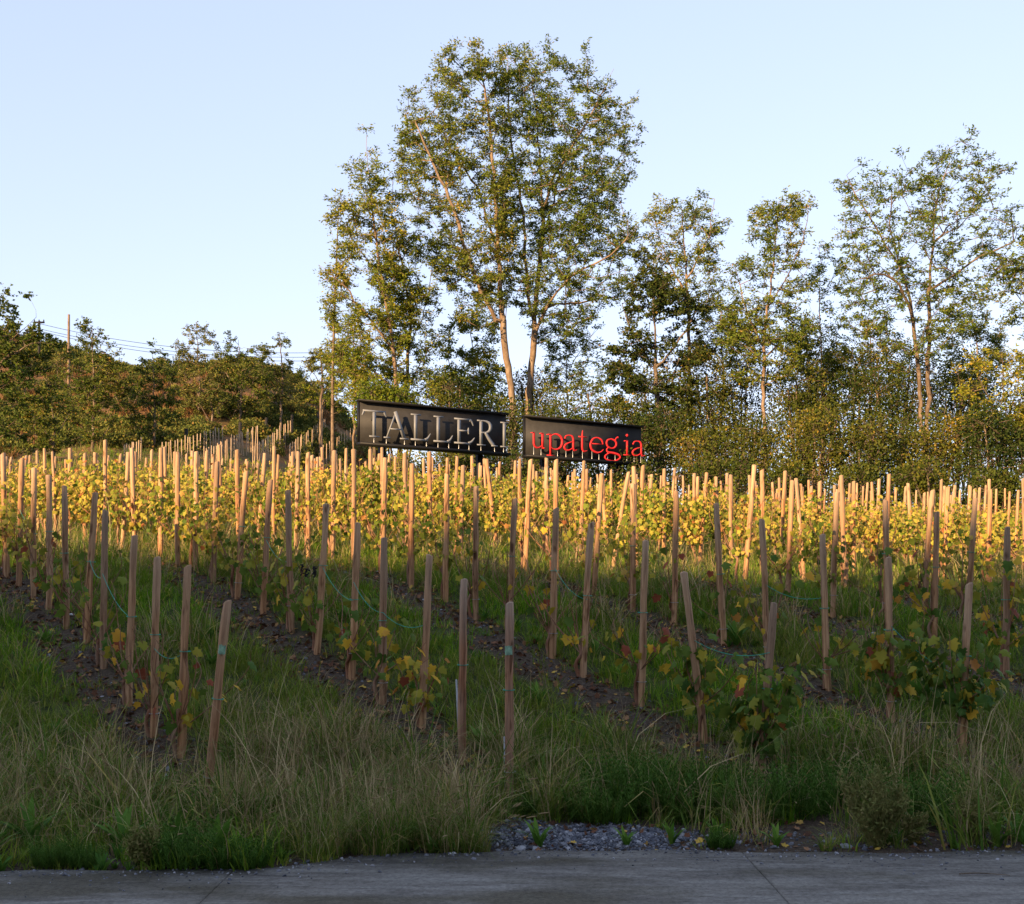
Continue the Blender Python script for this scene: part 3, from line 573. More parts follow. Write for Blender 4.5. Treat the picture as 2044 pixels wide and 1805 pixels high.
# ---------------------------------------------------------------- the two sign boards
SA, SB = W(716, 0, 42), W(1280, 0, 48.5); SA[2] = SB[2] = 0
SE = unit(SB-SA); SROT = math.atan2(SE[1], SE[0]); STOP, SH = 9.33, 1.5; SBOT = STOP-SH
def px2s(px):
    t = (px-CX)/F; return (t*SA[1]-SA[0])/(SE[0]-t*SE[1])
def zoom2px(zx): return (860+zx/2.6205)/1.2524
def catmull(P, n=8):
    P = np.asarray(P, float)
    if len(P) < 3: return P
    Q = np.vstack([2*P[0]-P[1], P, 2*P[-1]-P[-2]]); out = []
    for i in range(1, len(Q)-2):
        for t in np.linspace(0, 1, n, endpoint=False):
            p0, p1, p2, p3 = Q[i-1:i+3]
            out.append(.5*((2*p1)+(-p0+p2)*t+(2*p0-5*p1+4*p2-p3)*t*t+(-p0+3*p1-3*p2+p3)*t**3))
    out.append(P[-1]); return np.array(out)
def glyph(strokes, sx, sy, th=.028):
    """strokes in letter units -> extruded ribbons, each 1.5 mm apart so no faces share a plane"""
    V, Q, off = [], [], 0
    for k, s in enumerate(strokes):
        C = catmull(s) if len(s) > 2 else np.array(s, float)
        xy = C[:, :2]*[sx, sy]; T = unit(np.gradient(xy, axis=0)); N = np.stack([-T[:, 1], T[:, 0]], 1); wv = C[:, 2:3]*sy*.55
        a, b = xy+N*wv, xy-N*wv; n = len(C); y0 = -th/2-k*.0015; y1 = th/2+k*.0015
        for arr, y in ((a, y0), (b, y0), (b, y1), (a, y1)): V.append(np.stack([arr[:, 0], np.full(n, y), arr[:, 1]], 1))
        i = np.arange(n-1)+off; Q += [np.stack([i+p*n, i+1+p*n, i+1+q*n, i+q*n], 1) for p, q in ((0, 1), (1, 2), (2, 3), (3, 0))]
        Q.append(np.array([[off, off+n, off+2*n, off+3*n], [off+n-1, off+4*n-1, off+3*n-1, off+2*n-1]])); off += 4*n
    return np.concatenate(V), np.concatenate(Q)
st = lambda x, a, b, w_=.12: [(x, a, w_), (x, b, w_)]
br = lambda x0, x1, y, w_=.045: [(x0, y, w_), (x1, y, w_)]
CAP = {'T': [st(.455, 0, 1), br(.03, .88, .965, .06), [(.08, .95, .07), (.045, .87, .06), (0, .78, .02)], [(.83, .95, .07), (.865, .87, .06), (.91, .78, .02)], br(.27, .64, .02)],
       'A': [[(.12, .02, .06), (.47, 1.0, .06)], [(.44, 1.03, .12), (.80, .02, .13)], br(.25, .68, .36), br(0, .25, .02), br(.63, .95, .02)],
       'L': [st(.2, 0, 1), br(.02, .4, .98), br(.02, .66, .03, .06), [(.56, .05, .09), (.66, .12, .07), (.76, .30, .02)]],
       'E': [st(.2, 0, 1), br(.02, .68, .97, .055), [(.6, .95, .08), (.68, .9, .06), (.74, .74, .02)], br(.2, .55, .52, .05), [(.56, .40, .03), (.55, .52, .06), (.56, .65, .03)], br(.02, .64, .03, .06), [(.56, .05, .09), (.68, .12, .07), (.79, .28, .02)]],
       'R': [st(.2, 0, 1), br(.02, .3, .975), br(.02, .4, .02), [(.2, .97, .05), (.4, .97, .06), (.58, .9, .1), (.64, .75, .125), (.58, .6, .1), (.42, .52, .06), (.2, .51, .05)], [(.4, .52, .10), (.58, .26, .12), (.78, .03, .12)], br(.68, .96, .02)],
       'I': [st(.2, 0, 1), br(.03, .37, .98), br(.03, .37, .02)]}
LOW = {'u': [[(.22, .98, .13), (.22, .5, .13), (.24, .2, .13), (.4, .04, .10), (.6, .09, .06), (.74, .25, .04)], st(.76, 0, .98, .13), [(.02, .93, .04), (.22, .96, .07)], [(.56, .93, .04), (.76, .96, .07)], [(.76, .04, .07), (.95, .05, .03)]],
       'p': [st(.22, -.38, .98, .13), [(.0, .9, .04), (.22, .95, .08)], br(.02, .45, -.38, .05), [(.22, .82, .04), (.4, .96, .06), (.6, .96, .1), (.8, .8, .13), (.86, .5, .14), (.78, .2, .12), (.58, .04, .09), (.38, .04, .05), (.22, .14, .04)]],
       'a': [[(.12, .74, .10), (.2, .92, .08), (.4, .98, .06), (.58, .92, .10), (.65, .7, .13), (.65, .22, .13), (.72, .05, .10), (.88, .1, .03)], [(.65, .6, .04), (.4, .52, .07), (.16, .36, .11), (.1, .18, .13), (.22, .04, .10), (.42, .06, .07), (.65, .24, .04)]],
       't': [[(.32, 1.36, .03), (.31, 1.1, .09), (.3, .6, .13), (.31, .2, .13), (.42, .04, .1), (.62, .1, .03)], br(.05, .6, .95, .06)],
       'e': [br(.14, .84, .58, .05), [(.84, .58, .07), (.76, .84, .1), (.5, .98, .07), (.24, .86, .11), (.11, .5, .14), (.2, .18, .13), (.48, .03, .10), (.72, .1, .07), (.86, .26, .03)]],
       'g': [[(.40, .98, .07), (.2, .88, .11), (.14, .68, .12), (.22, .47, .11), (.42, .38, .07), (.62, .47, .11), (.70, .68, .12), (.62, .88, .11), (.40, .98, .07)], [(.62, .9, .05), (.7, 1.08, .06), (.8, 1.12, .11)],
             [(.26, .44, .05), (.14, .28, .07), (.22, .12, .10), (.55, .08, .12), (.86, -.03, .12), (.9, -.22, .11), (.6, -.42, .07), (.22, -.40, .08), (.04, -.24, .09), (.12, -.06, .08), (.3, .06, .05)]],
       'i': [st(.22, 0, .98, .13), [(.02, .92, .04), (.22, .96, .07)], br(.0, .45, .025, .05), [(.14, 1.3, .04), (.22, 1.3, .17), (.30, 1.3, .04)]]}
def sign(label, s0, s1, word, font, spans, m, base, unit_h, label_legs):
    loc = SA+SE*s0; gs = hz(loc[0], loc[1]); o = empty('sign_board', (loc[0], loc[1], SBOT), (0, 0, SROT)); Ls = s1-s0
    V, Q = boxes([(0, Ls, .0, .10, .0, SH)]); obj('panel', mesh('panel', V, [Q], M['blackpanel']), o)
    V, Q = boxes([(-.04, Ls+.04, -.16, .14, SH+.003, SH+.07)]); obj('top_cap', mesh('top_cap', V, [Q], M['blackmetal']), o)
    V, Q = boxes([(-.04, Ls+.04, -.30, .13, -.11, -.003)]); obj('ledge', mesh('ledge', V, [Q], M['blackmetal']), o)
    V, Q = boxes([(-.02, -.003, -.02, .12, 0, SH)]); obj('side_cap', mesh('side_cap', V, [Q], M['blackmetal']), o)
    for fr in label_legs:
        x = fr*Ls; p = loc+SE*x; g = hz(p[0], p[1])
        V, Q = boxes([(x-.11, x+.11, .14, .36, g-SBOT-.3, SH*.8)]); obj('leg', mesh('leg', V, [Q], M['blackmetal']), o)
    for ch, (za, zb) in zip(word, spans):
        a, b = px2s(zoom2px(za))-s0, px2s(zoom2px(zb))-s0
        S = font[ch]; xs_ = np.concatenate([np.array(s)[:, 0] for s in S]); wu = xs_.max(); wdt = (b-a)/wu
        V, Q = glyph(S, wdt, unit_h); le = obj('letter', mesh('letter', V, [Q], M[m]), o, (a, -.21, base))
        zlow = min(0, min(min(q[1] for q in s) for s in S))*unit_h if font is LOW else 0
        for fx in {'T': (.5,), 'A': (.12, .86), 'L': (.27, .82), 'E': (.26, .75), 'R': (.22, .88), 'I': (.5,), 'i': (.5,), 't': (.55,)}.get(ch, (.24, .72)):
            x = fx*(b-a); obj('support_rod', tube_mesh('support_rod', [(np.array([[x, .035, -base-.003], [x, .035, .06]]), [.011, .011])], M['steel'], 5), le)
    return tag(o, label, 'sign')
PW = px2s(1010); P2 = px2s(1047); P3 = px2s(1280)
sign('black sign board with raised grey capital letters TALLERI', 0, PW, 'TALLERI', CAP, [(103, 262), (245, 405), (418, 550), (567, 695), (702, 838), (852, 988), (1003, 1058)], 'greyletter', .21, .975, (.165, .83))
sign('black sign board with raised red lower case letters upategia', P2, P3, 'upategia', LOW, [(1203, 1303), (1308, 1412), (1416, 1508), (1512, 1574), (1585, 1680), (1686, 1788), (1812, 1860), (1862, 1952)], 'redletter', .27, .64, (.18, .82))

# ---------------------------------------------------------------- slim stakes of the upper vineyard, fence posts
z2p = lambda zx, zy: (zx*.3359, 519+zy*.3359)
sp = [tube_mesh('slim_stake', [(np.array([[0, 0, -.2], [a*.3, b*.3, .6], [a, b, 1.3], [a*.7, b, 1.95]]), [.043, .041, .040, .038])], M['thinstake'], 6) for a, b in ((.01, .015), (-.02, .01), (.015, -.02))]
k = 0
HR = iter(['topmost', 'second', 'third', 'fourth', 'fifth', 'lowest'])
for (x0, y0, x1, y1, n) in ((1925, 1090, 2150, 930, 14), (1716, 1095, 1932, 925, 20), (1503, 1105, 1727, 945, 22), (1215, 1120, 1530, 978, 24), (965, 1085, 1322, 990, 20), (740, 1110, 840, 1065, 8)):
    hr = next(HR)
    for t in np.linspace(0, 1, n):
        px, py = z2p(x0+(x1-x0)*t+RNG.normal()*2, y0+(y1-y0)*t**1.12+RNG.normal()*5); x, y = ray(px, py+47, 46)
        s = np.clip(47/F*y/1.95, .8, 1.15)
        o = obj('slim_stake', sp[k % 3], None, (x, y, hz(x, y)), (RNG.normal()*.02, RNG.normal()*.02, RNG.uniform(0, 6)), (1, 1, s)); k += 1
        tag(o, ('head stake' if t == 1 else 'foot stake' if t == 0 else 'slim bare stake')+' in the '+hr+' row of the upper vineyard below the hill trees', 'stake', 'slim stakes of the upper vineyard')
for zx, zt, zb, lb in ((1105, 1005, 1110, 'leaning'), (1425, 962, 1060, 'white topped'), (1580, 937, 1040, 'plain'), (1733, 905, 1058, 'tallest'), (1888, 898, 1000, 'uppermost')):
    px, pt = z2p(zx, zt); pb = z2p(zx, zb)[1]; x, y = ray(px, pb+6, 46); h = (pb+6-pt)/F*y
    P = np.array([[0, 0, -.3], [0, 0, h*.4], [.03, .02, h]]); V, Q, T = tubes([(P, [.15, .14, .13])], 7)
    o = obj('fence_post', mesh('fence_post', V, [Q, T], M['darkwood']), None, (x, y, hz(x, y)))
    tag(o, lb+' dark fence post behind the slim stakes', 'fence post', 'dark fence posts below the hill')

# ---------------------------------------------------------------- vineyard stakes
ROWS = dict(
 A=[(413,1595,455,1197),(362,1512,376,1133),(307,1470,312,1114),(257,1410,272,1073),(207,1338,208,1023),(172,1285,190,987),(133,1258,127,975),(97,1218,101,952),(67,1193,67,935),(38,1170,45,917),(14,1150,8,905)],
 B=[(1018,1598,1014,1211),(923,1530,924,1160),(843,1452,855,1108),(764,1405,767,1075),(702,1357,710,1047),(632,1303,654,1007),(583,1265,572,982),(525,1225,540,960),(473,1195,492,943),(426,1165,431,925),(391,1140,391,905),(355,1130,355,905),(321,1113,320,893)],
 C=[(1518,1557,1541,1205),(1407,1482,1368,1142),(1280,1410,1284,1086),(1164,1352,1180,1047),(1103,1315,1110,1018),(1017,1262,1025,998),(950,1238,949,975),(890,1200,891,947),(821,1170,823,925),(763,1150,766,915),(705,1130,708,898),(664,1115,664,900),(616,1115,615,905)],
 D=[(1920,1508,1935,1166),(1781,1438,1768,1109),(1653,1376,1640,1067),(1534,1325,1519,1038),(1446,1288,1431,1004),(1346,1245,1348,978),(1263,1221,1265,968),(1185,1187,1198,946),(1112,1158,1110,920),(1048,1143,1059,920)],
 E=[(2009,1351,2005,1055),(1865,1275,1867,1023),(1772,1255,1767,1003),(1662,1231,1670,983),(1572,1202,1579,962),(1485,1170,1507,931)],
 F=[(1930,1245,1941,994),(1845,1215,1861,979)],
 G=[(1974,1191,1976,982),(1886,1162,1888,973)])
ROWN = dict(A='dry grass row', B='gravel patch row', C='horsetail row', D='fleabane row', E='row after the fleabane row', F='second row after the fleabane row', G='third row after the fleabane row')
ORD = ['end', 'second', 'third', 'fourth', 'fifth', 'sixth', 'seventh', 'eighth', 'ninth', 'tenth', 'eleventh', 'twelfth', 'thirteenth']
def stakemesh(i):
    n = 12; z = np.linspace(0, 1, n); P = np.zeros((n, 3)); P[:, 2] = z
    ph = RNG.uniform(0, 6, 4); P[:, 0] = .009*np.sin(z*3+ph[0])+.003*np.sin(z*11+ph[1]); P[:, 1] = .009*np.sin(z*3+ph[2])+.003*np.sin(z*9+ph[3])
    P[:, :2] -= P[0, :2]
    r = .0425-.005*z+.0016*np.sin(z*13+ph[0])+RNG.normal(size=n)*.0018
    P2 = np.vstack([P, [P[-1]]]); P2[-1, 2] = 1.004; r2 = np.r_[r, r[-1]*.86]
    V, Q, T = tubes([(P2, r2)], 10); V[:, 2] += ((V[:, 2] > .99)*V[:, 0]*RNG.uniform(-.25, .25))
    rr = RNG.normal(size=len(V))*.0018; V[:, 0] += rr; V[:, 1] += np.roll(rr, 3)
    return mesh('stake', V, [Q, T], M['stake'], smooth=True)
SM = [stakemesh(i) for i in range(9)]
def ring(o, frac, h, m, r=.056):
    a = np.linspace(0, 2*PI, 15); P = np.stack([np.cos(a)*r, np.sin(a)*r, frac+.006*np.sin(a*2)/h], 1); P[:, 2] *= 1
    return tube_mesh('tie', [(P*[1, 1, 1], .0035)], m, 4)
TIE = {}
STAKES = []
def stake(x, y, h, tx, ty, label, group, near, rs=1.):
    g = hz(x, y); o = obj('vine_stake', SM[len(STAKES) % 9], None, (x, y, g-.06), (0, 0, 0), (rs, rs, h+.06))
    o.rotation_euler = (math.atan2(-ty, h), math.atan2(tx, h), 0)
    tag(o, label, 'stake', group); STAKES.append(o)
    if near:
        for fz, m in ((RNG.uniform(.14, .22), 'wire'), (RNG.uniform(.5, .62), 'cord')):
            if RNG.random() < .75:
                a = np.linspace(0, 2*PI, 13); P = np.stack([np.cos(a)*.054, np.sin(a)*.054, fz+.002*np.sin(a)], 1)
                V, Q, T = tubes([(P, .004)], 4, False); V[:, 2] = fz+(V[:, 2]-fz)/ (h+.06)
                obj('tie', mesh('tie', V, [Q], M[m]), o)
    return o
# ---------------------------------------------------------------- vines
LF = np.array([(0, .0), (.30, -.14), (.47, .10), (.36, .26), (.58, .50), (.31, .56), (.22, .74), (0, 1.0), (-.22, .74), (-.31, .56), (-.58, .50), (-.36, .26), (-.47, .10), (-.30, -.14)])
def grapeleaves(C, D, Nn, size):
    n = len(C); k = len(LF); side = unit(np.cross(D, Nn)); up = np.cross(side, D)
    P = np.vstack([LF, [[0, .3]]]); z = -.22*np.abs(P[:, 0])-.16*P[:, 1]**2; z[-1] = .03
    V = C[:, None]+size[:, None, None]*(side[:, None]*P[None, :, :1]+D[:, None]*P[None, :, 1:]+up[:, None]*z[None, :, None])
    V = V+RNG.normal(size=V.shape)*.035*size[:, None, None]
    b = (np.arange(n)*(k+1))[:, None, None]; i = np.arange(k); T = np.stack([i, (i+1) % k, np.full(k, k)], 1)[None]+b
    return V.reshape(-1, 3), T.reshape(-1, 3), k+1
def vinegeo(nl, zlo, zhi, spread, ncane, size=.105, bare=.0):
    th = zlo*RNG.uniform(.75, .95); P = np.array([[.0, .0, -.05], [.02, .01, th*.4], [-.03, .02, th*.75], [0, 0, th]]); P[1:3] += RNG.normal(size=(2, 3))*.02
    trunk = [(catmull(P, 4), np.linspace(.026, .02, len(catmull(P, 4))))]
    canes = []
    for _ in range(ncane):
        a = RNG.normal()*.5*spread; b = RNG.normal()*.3*spread; t = th+(zhi-th)*RNG.uniform(.55, 1.05)
        q = catmull(np.array([[0, 0, th*RNG.uniform(.7, 1)], [a*.55, b*.5, th+(t-th)*.3], [a*.9, b, th+(t-th)*.7], [a*1.1+RNG.normal()*.08, b+RNG.normal()*.08, t]]), 5)
        canes.append((q, np.linspace(.0075, .0028, len(q))))
    C = []
    for _ in range(nl):
        q = canes[RNG.integers(len(canes))][0]; f = RNG.beta(1.6, 1.6)
        p = q[int(f*(len(q)-1))]; C.append(p+RNG.normal(size=3)*[.10, .085, .06])
    C = np.array(C).reshape(-1, 3)
    if nl: C[:, 2] = np.clip(C[:, 2], zlo*.8, zhi*1.06)
    rad = C*[1, 1, 0]; D = unit(rad*1.2+rdir(nl)*.5+[0, 0, -.75]); Nn = unit(rad*1.3+rdir(nl)*.6+[0, 0, .5])
    return trunk, canes, C, D, Nn, size*RNG.uniform(.55, 1.3, nl)
def rn_leaf(n, mean, sd_=.24): return np.clip(RNG.normal(mean, sd_, n), 0, 1)
def vineproto(nl, zlo, zhi, spread, nc, leafm, mean, size=.105):
    t, c, C, D, Nn, s = vinegeo(nl, zlo, zhi, spread, nc, size)
    V, T, k = grapeleaves(C, D, Nn, s)
    return (tube_mesh('trunk', t, M['cane'], 6), tube_mesh('canes', c, M['cane'], 4), mesh('foliage', V, [T], M[leafm], rnd=np.repeat(rn_leaf(nl, mean), k)))
FULL = [vineproto(n, .62, 1.72, .95, 11, 'vine_lit', .44, .078) for n in (420, 480, 440, 380, 500, 430)]
MID = [vineproto(n, .6, 1.55, .7, 9, 'vine_lit', .42, .082) for n in (110, 150, 85, 130)]
SPARSE = [vineproto(n, .4, 1.3, .7, 9, 'vine_green', .55) for n in (14, 24, 34, 8)]
VROT = math.atan2(U[1], U[0])
def vine(protos, x, y, label, group, sz=1.):
    x2, y2 = x+U[0]*.10+RNG.normal()*.02, y+U[1]*.10+RNG.normal()*.02; p = protos[RNG.integers(len(protos))]
    o = empty('grapevine', (x2, y2, hz(x2, y2)), (0, 0, VROT+(PI if RNG.random() < .5 else 0)+RNG.normal()*.15))
    o.scale = (1, 1, sz)
    for nm, me in zip(('trunk', 'canes', 'foliage'), p):
        q = obj(nm, me, o)
        if nm == 'foliage': q['kind'] = 'stuff'
    return tag(o, label, 'grapevine', group)
LV, LT, _k = grapeleaves(np.zeros((6, 3)), np.tile([0, 1., 0], (6, 1)), np.tile([0, 0, 1.], (6, 1)), np.ones(6))
LEAFM = {}
def leafmesh(i, shade):
    if (i, shade) not in LEAFM:
        LEAFM[(i, shade)] = mesh('leaf', LV[i*15:(i+1)*15], [LT[:14]], M['vine_green'], rnd=np.full(15, (.12, .3, .45, .62, .78, .92, .99)[shade]))
    return LEAFM[(i, shade)]
from mathutils import Matrix
def nearvine(x, y, nl, zlo, zhi, spread, nc, label, mean, size=.118):
    x2, y2 = x+U[0]*.07, y+U[1]*.07-.05; t, c, C, D, Nn, s = vinegeo(nl, zlo, zhi, spread, nc, size)
    o = empty('grapevine', (x2, y2, hz(x2, y2)), (0, 0, VROT)); obj('trunk', tube_mesh('trunk', t, M['cane'], 7), o)
    cm = obj('canes', tube_mesh('canes', c, M['cane'], 5), o)
    r = rn_leaf(nl, mean, .22)
    for i in range(nl):
        side = unit(np.cross(D[i], Nn[i])); up = np.cross(side, D[i])
        mt = Matrix([[side[j]*s[i], D[i][j]*s[i], up[j]*s[i], C[i][j]] for j in range(3)]+[[0, 0, 0, 1]])
        q = obj('leaf', leafmesh(int(RNG.integers(6)), int(min(6, r[i]*7))), cm); q.matrix_local = mt
    return tag(o, label, 'grapevine')
NEARV = {('B', 2): (60, .32, .95, .5, 6, .68), ('B', 3): (34, .45, 1.15, .8, 7, .5), ('B', 4): (26, .4, 1.2, .8, 6, .45), ('A', 1): (22, .35, 1.2, .7, 9, .62), ('A', 2): (18, .4, 1.2, .7, 9, .6), ('A', 3): (14, .4, 1.25, .7, 8, .6),
         ('C', 0): (240, .42, 1.25, .55, 9, .32), ('C', 1): (110, .5, 1.3, .5, 8, .42), ('C', 2): (26, .5, 1.1, .8, 7, .5), ('C', 3): (16, .4, 1.3, .7, 9, .5), ('C', 4): (16, .4, 1.4, .7, 9, .5),
         ('D', 0): (240, .6, 1.3, .55, 9, .28), ('D', 1): (130, .5, 1.35, .5, 9, .42), ('D', 2): (26, .5, 1.2, .8, 8, .45), ('D', 3): (40, .5, 1.4, .7, 8, .42), ('E', 0): (95, .6, 1.5, .55, 9, .42), ('E', 1): (46, .5, 1.4, .7, 9, .45)}
for rk, lst in ROWS.items():
    for i, (bx, by, tx, ty) in enumerate(lst):
        x, y = ray(bx, by); h = (by-ty)/F*y; lean = (tx-bx)/F*y
        nm = ORD[i]+' stake '+('' if i == 0 else 'uphill ')+'in the '+ROWN[rk]
        look = {('A', 0): 'leaning brown end stake with a pale green paint mark in the tall dry grass', ('B', 0): 'dark reddish split end stake at the gravel patch, beside a thin rod',
                ('B', 1): 'reddish second stake with a thin rod in the gravel patch row', ('C', 1): 'short stake leaning backwards, second in the horsetail row'}.get((rk, i))
        o = stake(x, y, h, lean, RNG.normal()*.03, look or 'round wooden '+nm, None if y < 0 else 'stakes on the shaded bank', y < 17.5, 1.05)
        if rk == 'B' and i < 2:
            o.data = o.data.copy(); o.data.materials[0] = M['redstake']
        if (rk, i) == ('A', 0) or (rk, i) == ('B', 0):
            a = np.linspace(-2.3, -1.0, 6); zz = np.linspace(.745, .79, 4)
            V = np.array([[.056*math.cos(t), .056*math.sin(t), z+RNG.normal()*.002] for z in zz for t in a])+[0.006, 0, 0]
            Q = [[r*6+c, r*6+c+1, (r+1)*6+c+1, (r+1)*6+c] for r in range(3) for c in range(5)]
            obj('paint_mark', mesh('paint_mark', V, [np.array(Q)], M['mark']), o)
        vl = 'grapevine on the '+nm.replace('end stake', 'road end stake')
        if (rk, i) in NEARV:
            a = NEARV[(rk, i)]; nearvine(x, y, *a[:5], ('yellowing ' if a[5] > .55 else 'leafy ' if a[0] > 50 else 'thinly leaved ')+vl, a[5])
        elif i == 0 and rk in 'AB' or (rk, i) == ('B', 1): pass
        elif y < 16.8: vine(SPARSE, x, y, 'almost bare '+vl, 'vines on the bank')
        elif y < 19: vine(MID if RNG.random() < .75 else SPARSE, x, y, 'half leafy '+vl, 'vines on the bank', 1)
        else: vine(MID, x, y, 'sunlit '+vl, 'vines on the bank')
LAST = {}
for rk, lst in ROWS.items(): LAST[rk] = ray(*lst[-1][:2])[1]
cs_ = {'A': 4.17, 'B': 6.75, 'C': 9.1, 'D': 11.15, 'E': 13.6, 'F': 16.0, 'G': 18.4}
for j in range(8): cs_['abcdefgh'[j]] = 20.8+2.38*j
back = []
for rk, c in cs_.items():
    y = LAST.get(rk, 17)+.70; 
    while y < 40.8-5*ss(-2, -12, (c-.587*38)/.81):
        x = (c-.587*y)/.81
        if abs(x/y) < .46: back.append((x+RNG.normal()*.05, y+RNG.normal()*.07))
        y += .70*(1 if y < 27 else 1.12)
back.sort(key=lambda p: p[1])
back = [p for p in back if p[1] < 26 or RNG.random() < .9]
def where(x, y):
    b = 'last rows' if y > 33 else 'middle rows' if y > 25 else 'first sunlit rows'; p = CX+x/y*F
    return b+' '+('below the hill wood' if p < 420 else 'below the slim stakes' if p < 700 else 'before the grey lettered sign' if p < 1030 else 'before the red lettered sign' if p < 1290 else 'before the straight locust' if p < 1640 else 'before the bramble mounds')
for x, y in back:
    h = RNG.normal(1.87, .07); tx, ty = RNG.normal()*.075, RNG.normal()*.05; rs = RNG.uniform(.8, 1.15)
    if RNG.random() < .05: h *= .85
    lk = ('short ' if h < 1.74 else 'tall ' if h > 1.95 else '')+('thick ' if rs > 1.03 else 'slender ' if rs < .9 else '')+('leaning ' if abs(tx) > .09 else 'upright ')
    stake(x, y, h, tx, ty, lk+'pale stake in the '+where(x, y), 'stakes on the sunlit terrace', False, rs)
    rgt = ss(2, 9, x); full = RNG.random() > .35*rgt+.06+.75*(1-ss(20.5, 24, y)); big = RNG.uniform(.86, 1.05)
    if RNG.random() < .94: vine(FULL if full else MID, x, y, ('tall ' if big > .99 else 'low ' if big < .91 else '')+('dense' if full else 'thin')+' yellow grapevine in the '+where(x, y), 'vines on the sunlit terrace', big*(1-.10*rgt))
print('stakes', len(STAKES))

# ---------------------------------------------------------------- scatter (geometry nodes, only for what nobody could count)
def scatter(name, label, cat, protos, X, Y, idx, scl, tilt=.12, zoff=0., zabs=None):
    me = bpy.data.meshes.new(name); n = len(X); Z = H(X, Y)+zoff if zabs is None else np.full(n, zabs)
    me.vertices.add(n); me.vertices.foreach_set('co', np.stack([X, Y, Z], 1).astype(np.float32).ravel())
    for k, ty, v in (('pick', 'INT', idx), ('size', 'FLOAT', scl)):
        a = me.attributes.new(k, ty, 'POINT'); a.data.foreach_set('value', np.asarray(v, np.int32 if ty == 'INT' else np.float32))
    a = me.attributes.new('turn', 'FLOAT_VECTOR', 'POINT'); rot = np.stack([RNG.normal(size=n)*tilt, RNG.normal(size=n)*tilt, RNG.uniform(0, 2*PI, n)], 1)
    a.data.foreach_set('vector', rot.astype(np.float32).ravel())
    o = obj(name, me); col = bpy.data.collections.new(name+'_kinds')
    for i, pm in enumerate(protos):
        q = bpy.data.objects.new('%s_kind_%02d' % (name, i), pm); col.objects.link(q)
    g = bpy.data.node_groups.new(name, 'GeometryNodeTree'); g.interface.new_socket('Geometry', in_out='INPUT', socket_type='NodeSocketGeometry'); g.interface.new_socket('Geometry', in_out='OUTPUT', socket_type='NodeSocketGeometry')
    N = g.nodes; gi = N.new('NodeGroupInput'); go = N.new('NodeGroupOutput'); ip = N.new('GeometryNodeInstanceOnPoints'); ci = N.new('GeometryNodeCollectionInfo')
    ci.inputs['Collection'].default_value = col; ci.inputs['Separate Children'].default_value = True; ci.inputs['Reset Children'].default_value = True
    def na(k, ty):
        q = N.new('GeometryNodeInputNamedAttribute'); q.data_type = ty; q.inputs['Name'].default_value = k; return q.outputs['Attribute']
    l = g.links; l.new(gi.outputs[0], ip.inputs['Points']); l.new(ci.outputs[0], ip.inputs['Instance']); ip.inputs['Pick Instance'].default_value = True
    l.new(na('pick', 'INT'), ip.inputs['Instance Index']); l.new(na('turn', 'FLOAT_VECTOR'), ip.inputs['Rotation']); l.new(na('size', 'FLOAT'), ip.inputs['Scale'])
    l.new(ip.outputs[0], go.inputs[0])
    md = o.modifiers.new('scatter', 'NODES'); md.node_group = g
    return tag(o, label, cat, kind='stuff')
def blades(n, hmin, hmax, spread, lean, width, seg=3, droop=.5):
    """curved tapering blades around the origin"""
    a = RNG.uniform(0, 2*PI, n); r = spread*np.sqrt(RNG.random(n)); b = np.stack([r*np.cos(a), r*np.sin(a), np.full(n, -.02)], 1)
    az = a+RNG.normal(size=n)*.9; dr = np.stack([np.cos(az), np.sin(az), np.zeros(n)], 1); h = RNG.uniform(hmin, hmax, n); ln = lean*RNG.uniform(.2, 1.3, n)
    sd_ = np.stack([-np.sin(az+RNG.normal(size=n)*.6), np.cos(az), np.zeros(n)], 1); V = []
    for s in range(seg+1):
        t = s/seg; p = b+dr*(h*ln*t**1.7)[:, None]; p[:, 2] += h*(t-droop*ln*t**2.4); wv = width*(1-t*.92)*(.7 if s == 0 else 1)
        V += [p-sd_*wv*.5, p+sd_*wv*.5]
    V = np.stack(V, 1); m = 2*(seg+1); o = (np.arange(n)*m)[:, None, None]; i = np.arange(seg)*2
    Q = (np.stack([i, i+1, i+3, i+2], 1)[None]+o).reshape(-1, 4); return V.reshape(-1, 3), Q, m
def tuft(n, hmin, hmax, spread, lean, width, m='grass', mean=.42, sdv=.2, droop=.5, dry=0, dryh=1.2, heads=0):
    V, Q, k = blades(n, hmin, hmax, spread, lean, width, 3, droop); rn = np.repeat(rn_leaf(n, mean, sdv), k); mi = np.zeros(len(Q), int); Vs, Qs, Rn, Mi = [V], [Q], [rn], [mi]; off = len(V)
    if dry:
        V, Q, k = blades(dry, hmax*.8*dryh, hmax*1.15*dryh, spread, lean*.8, width*.55, 4, droop); Vs.append(V); Qs.append(Q+off); Rn.append(np.repeat(rn_leaf(dry, .5), k)); Mi.append(np.ones(len(Q), int)); 
        if heads:
            tips = V.reshape(dry, k, 3)[:heads, -1]; dirs = unit(tips-V.reshape(dry, k, 3)[:heads, -3]); off += len(V)
            for t, dv in zip(tips, dirs):
                W_, Q_, T_ = tubes([(np.stack([t-dv*.01, t+dv*.015, t+dv*.045, t+dv*.06]), [.0015, .0048, .0042, .001])], 5, False)
                Vs.append(W_); Qs.append(Q_+off); off += len(W_); Rn.append(np.full(len(W_), .3)); Mi.append(np.ones(len(Q_), int))
    return mesh('tuft', np.concatenate(Vs), [np.concatenate(Qs)], [M[m], M['dry']], np.concatenate(Mi), np.concatenate(Rn))
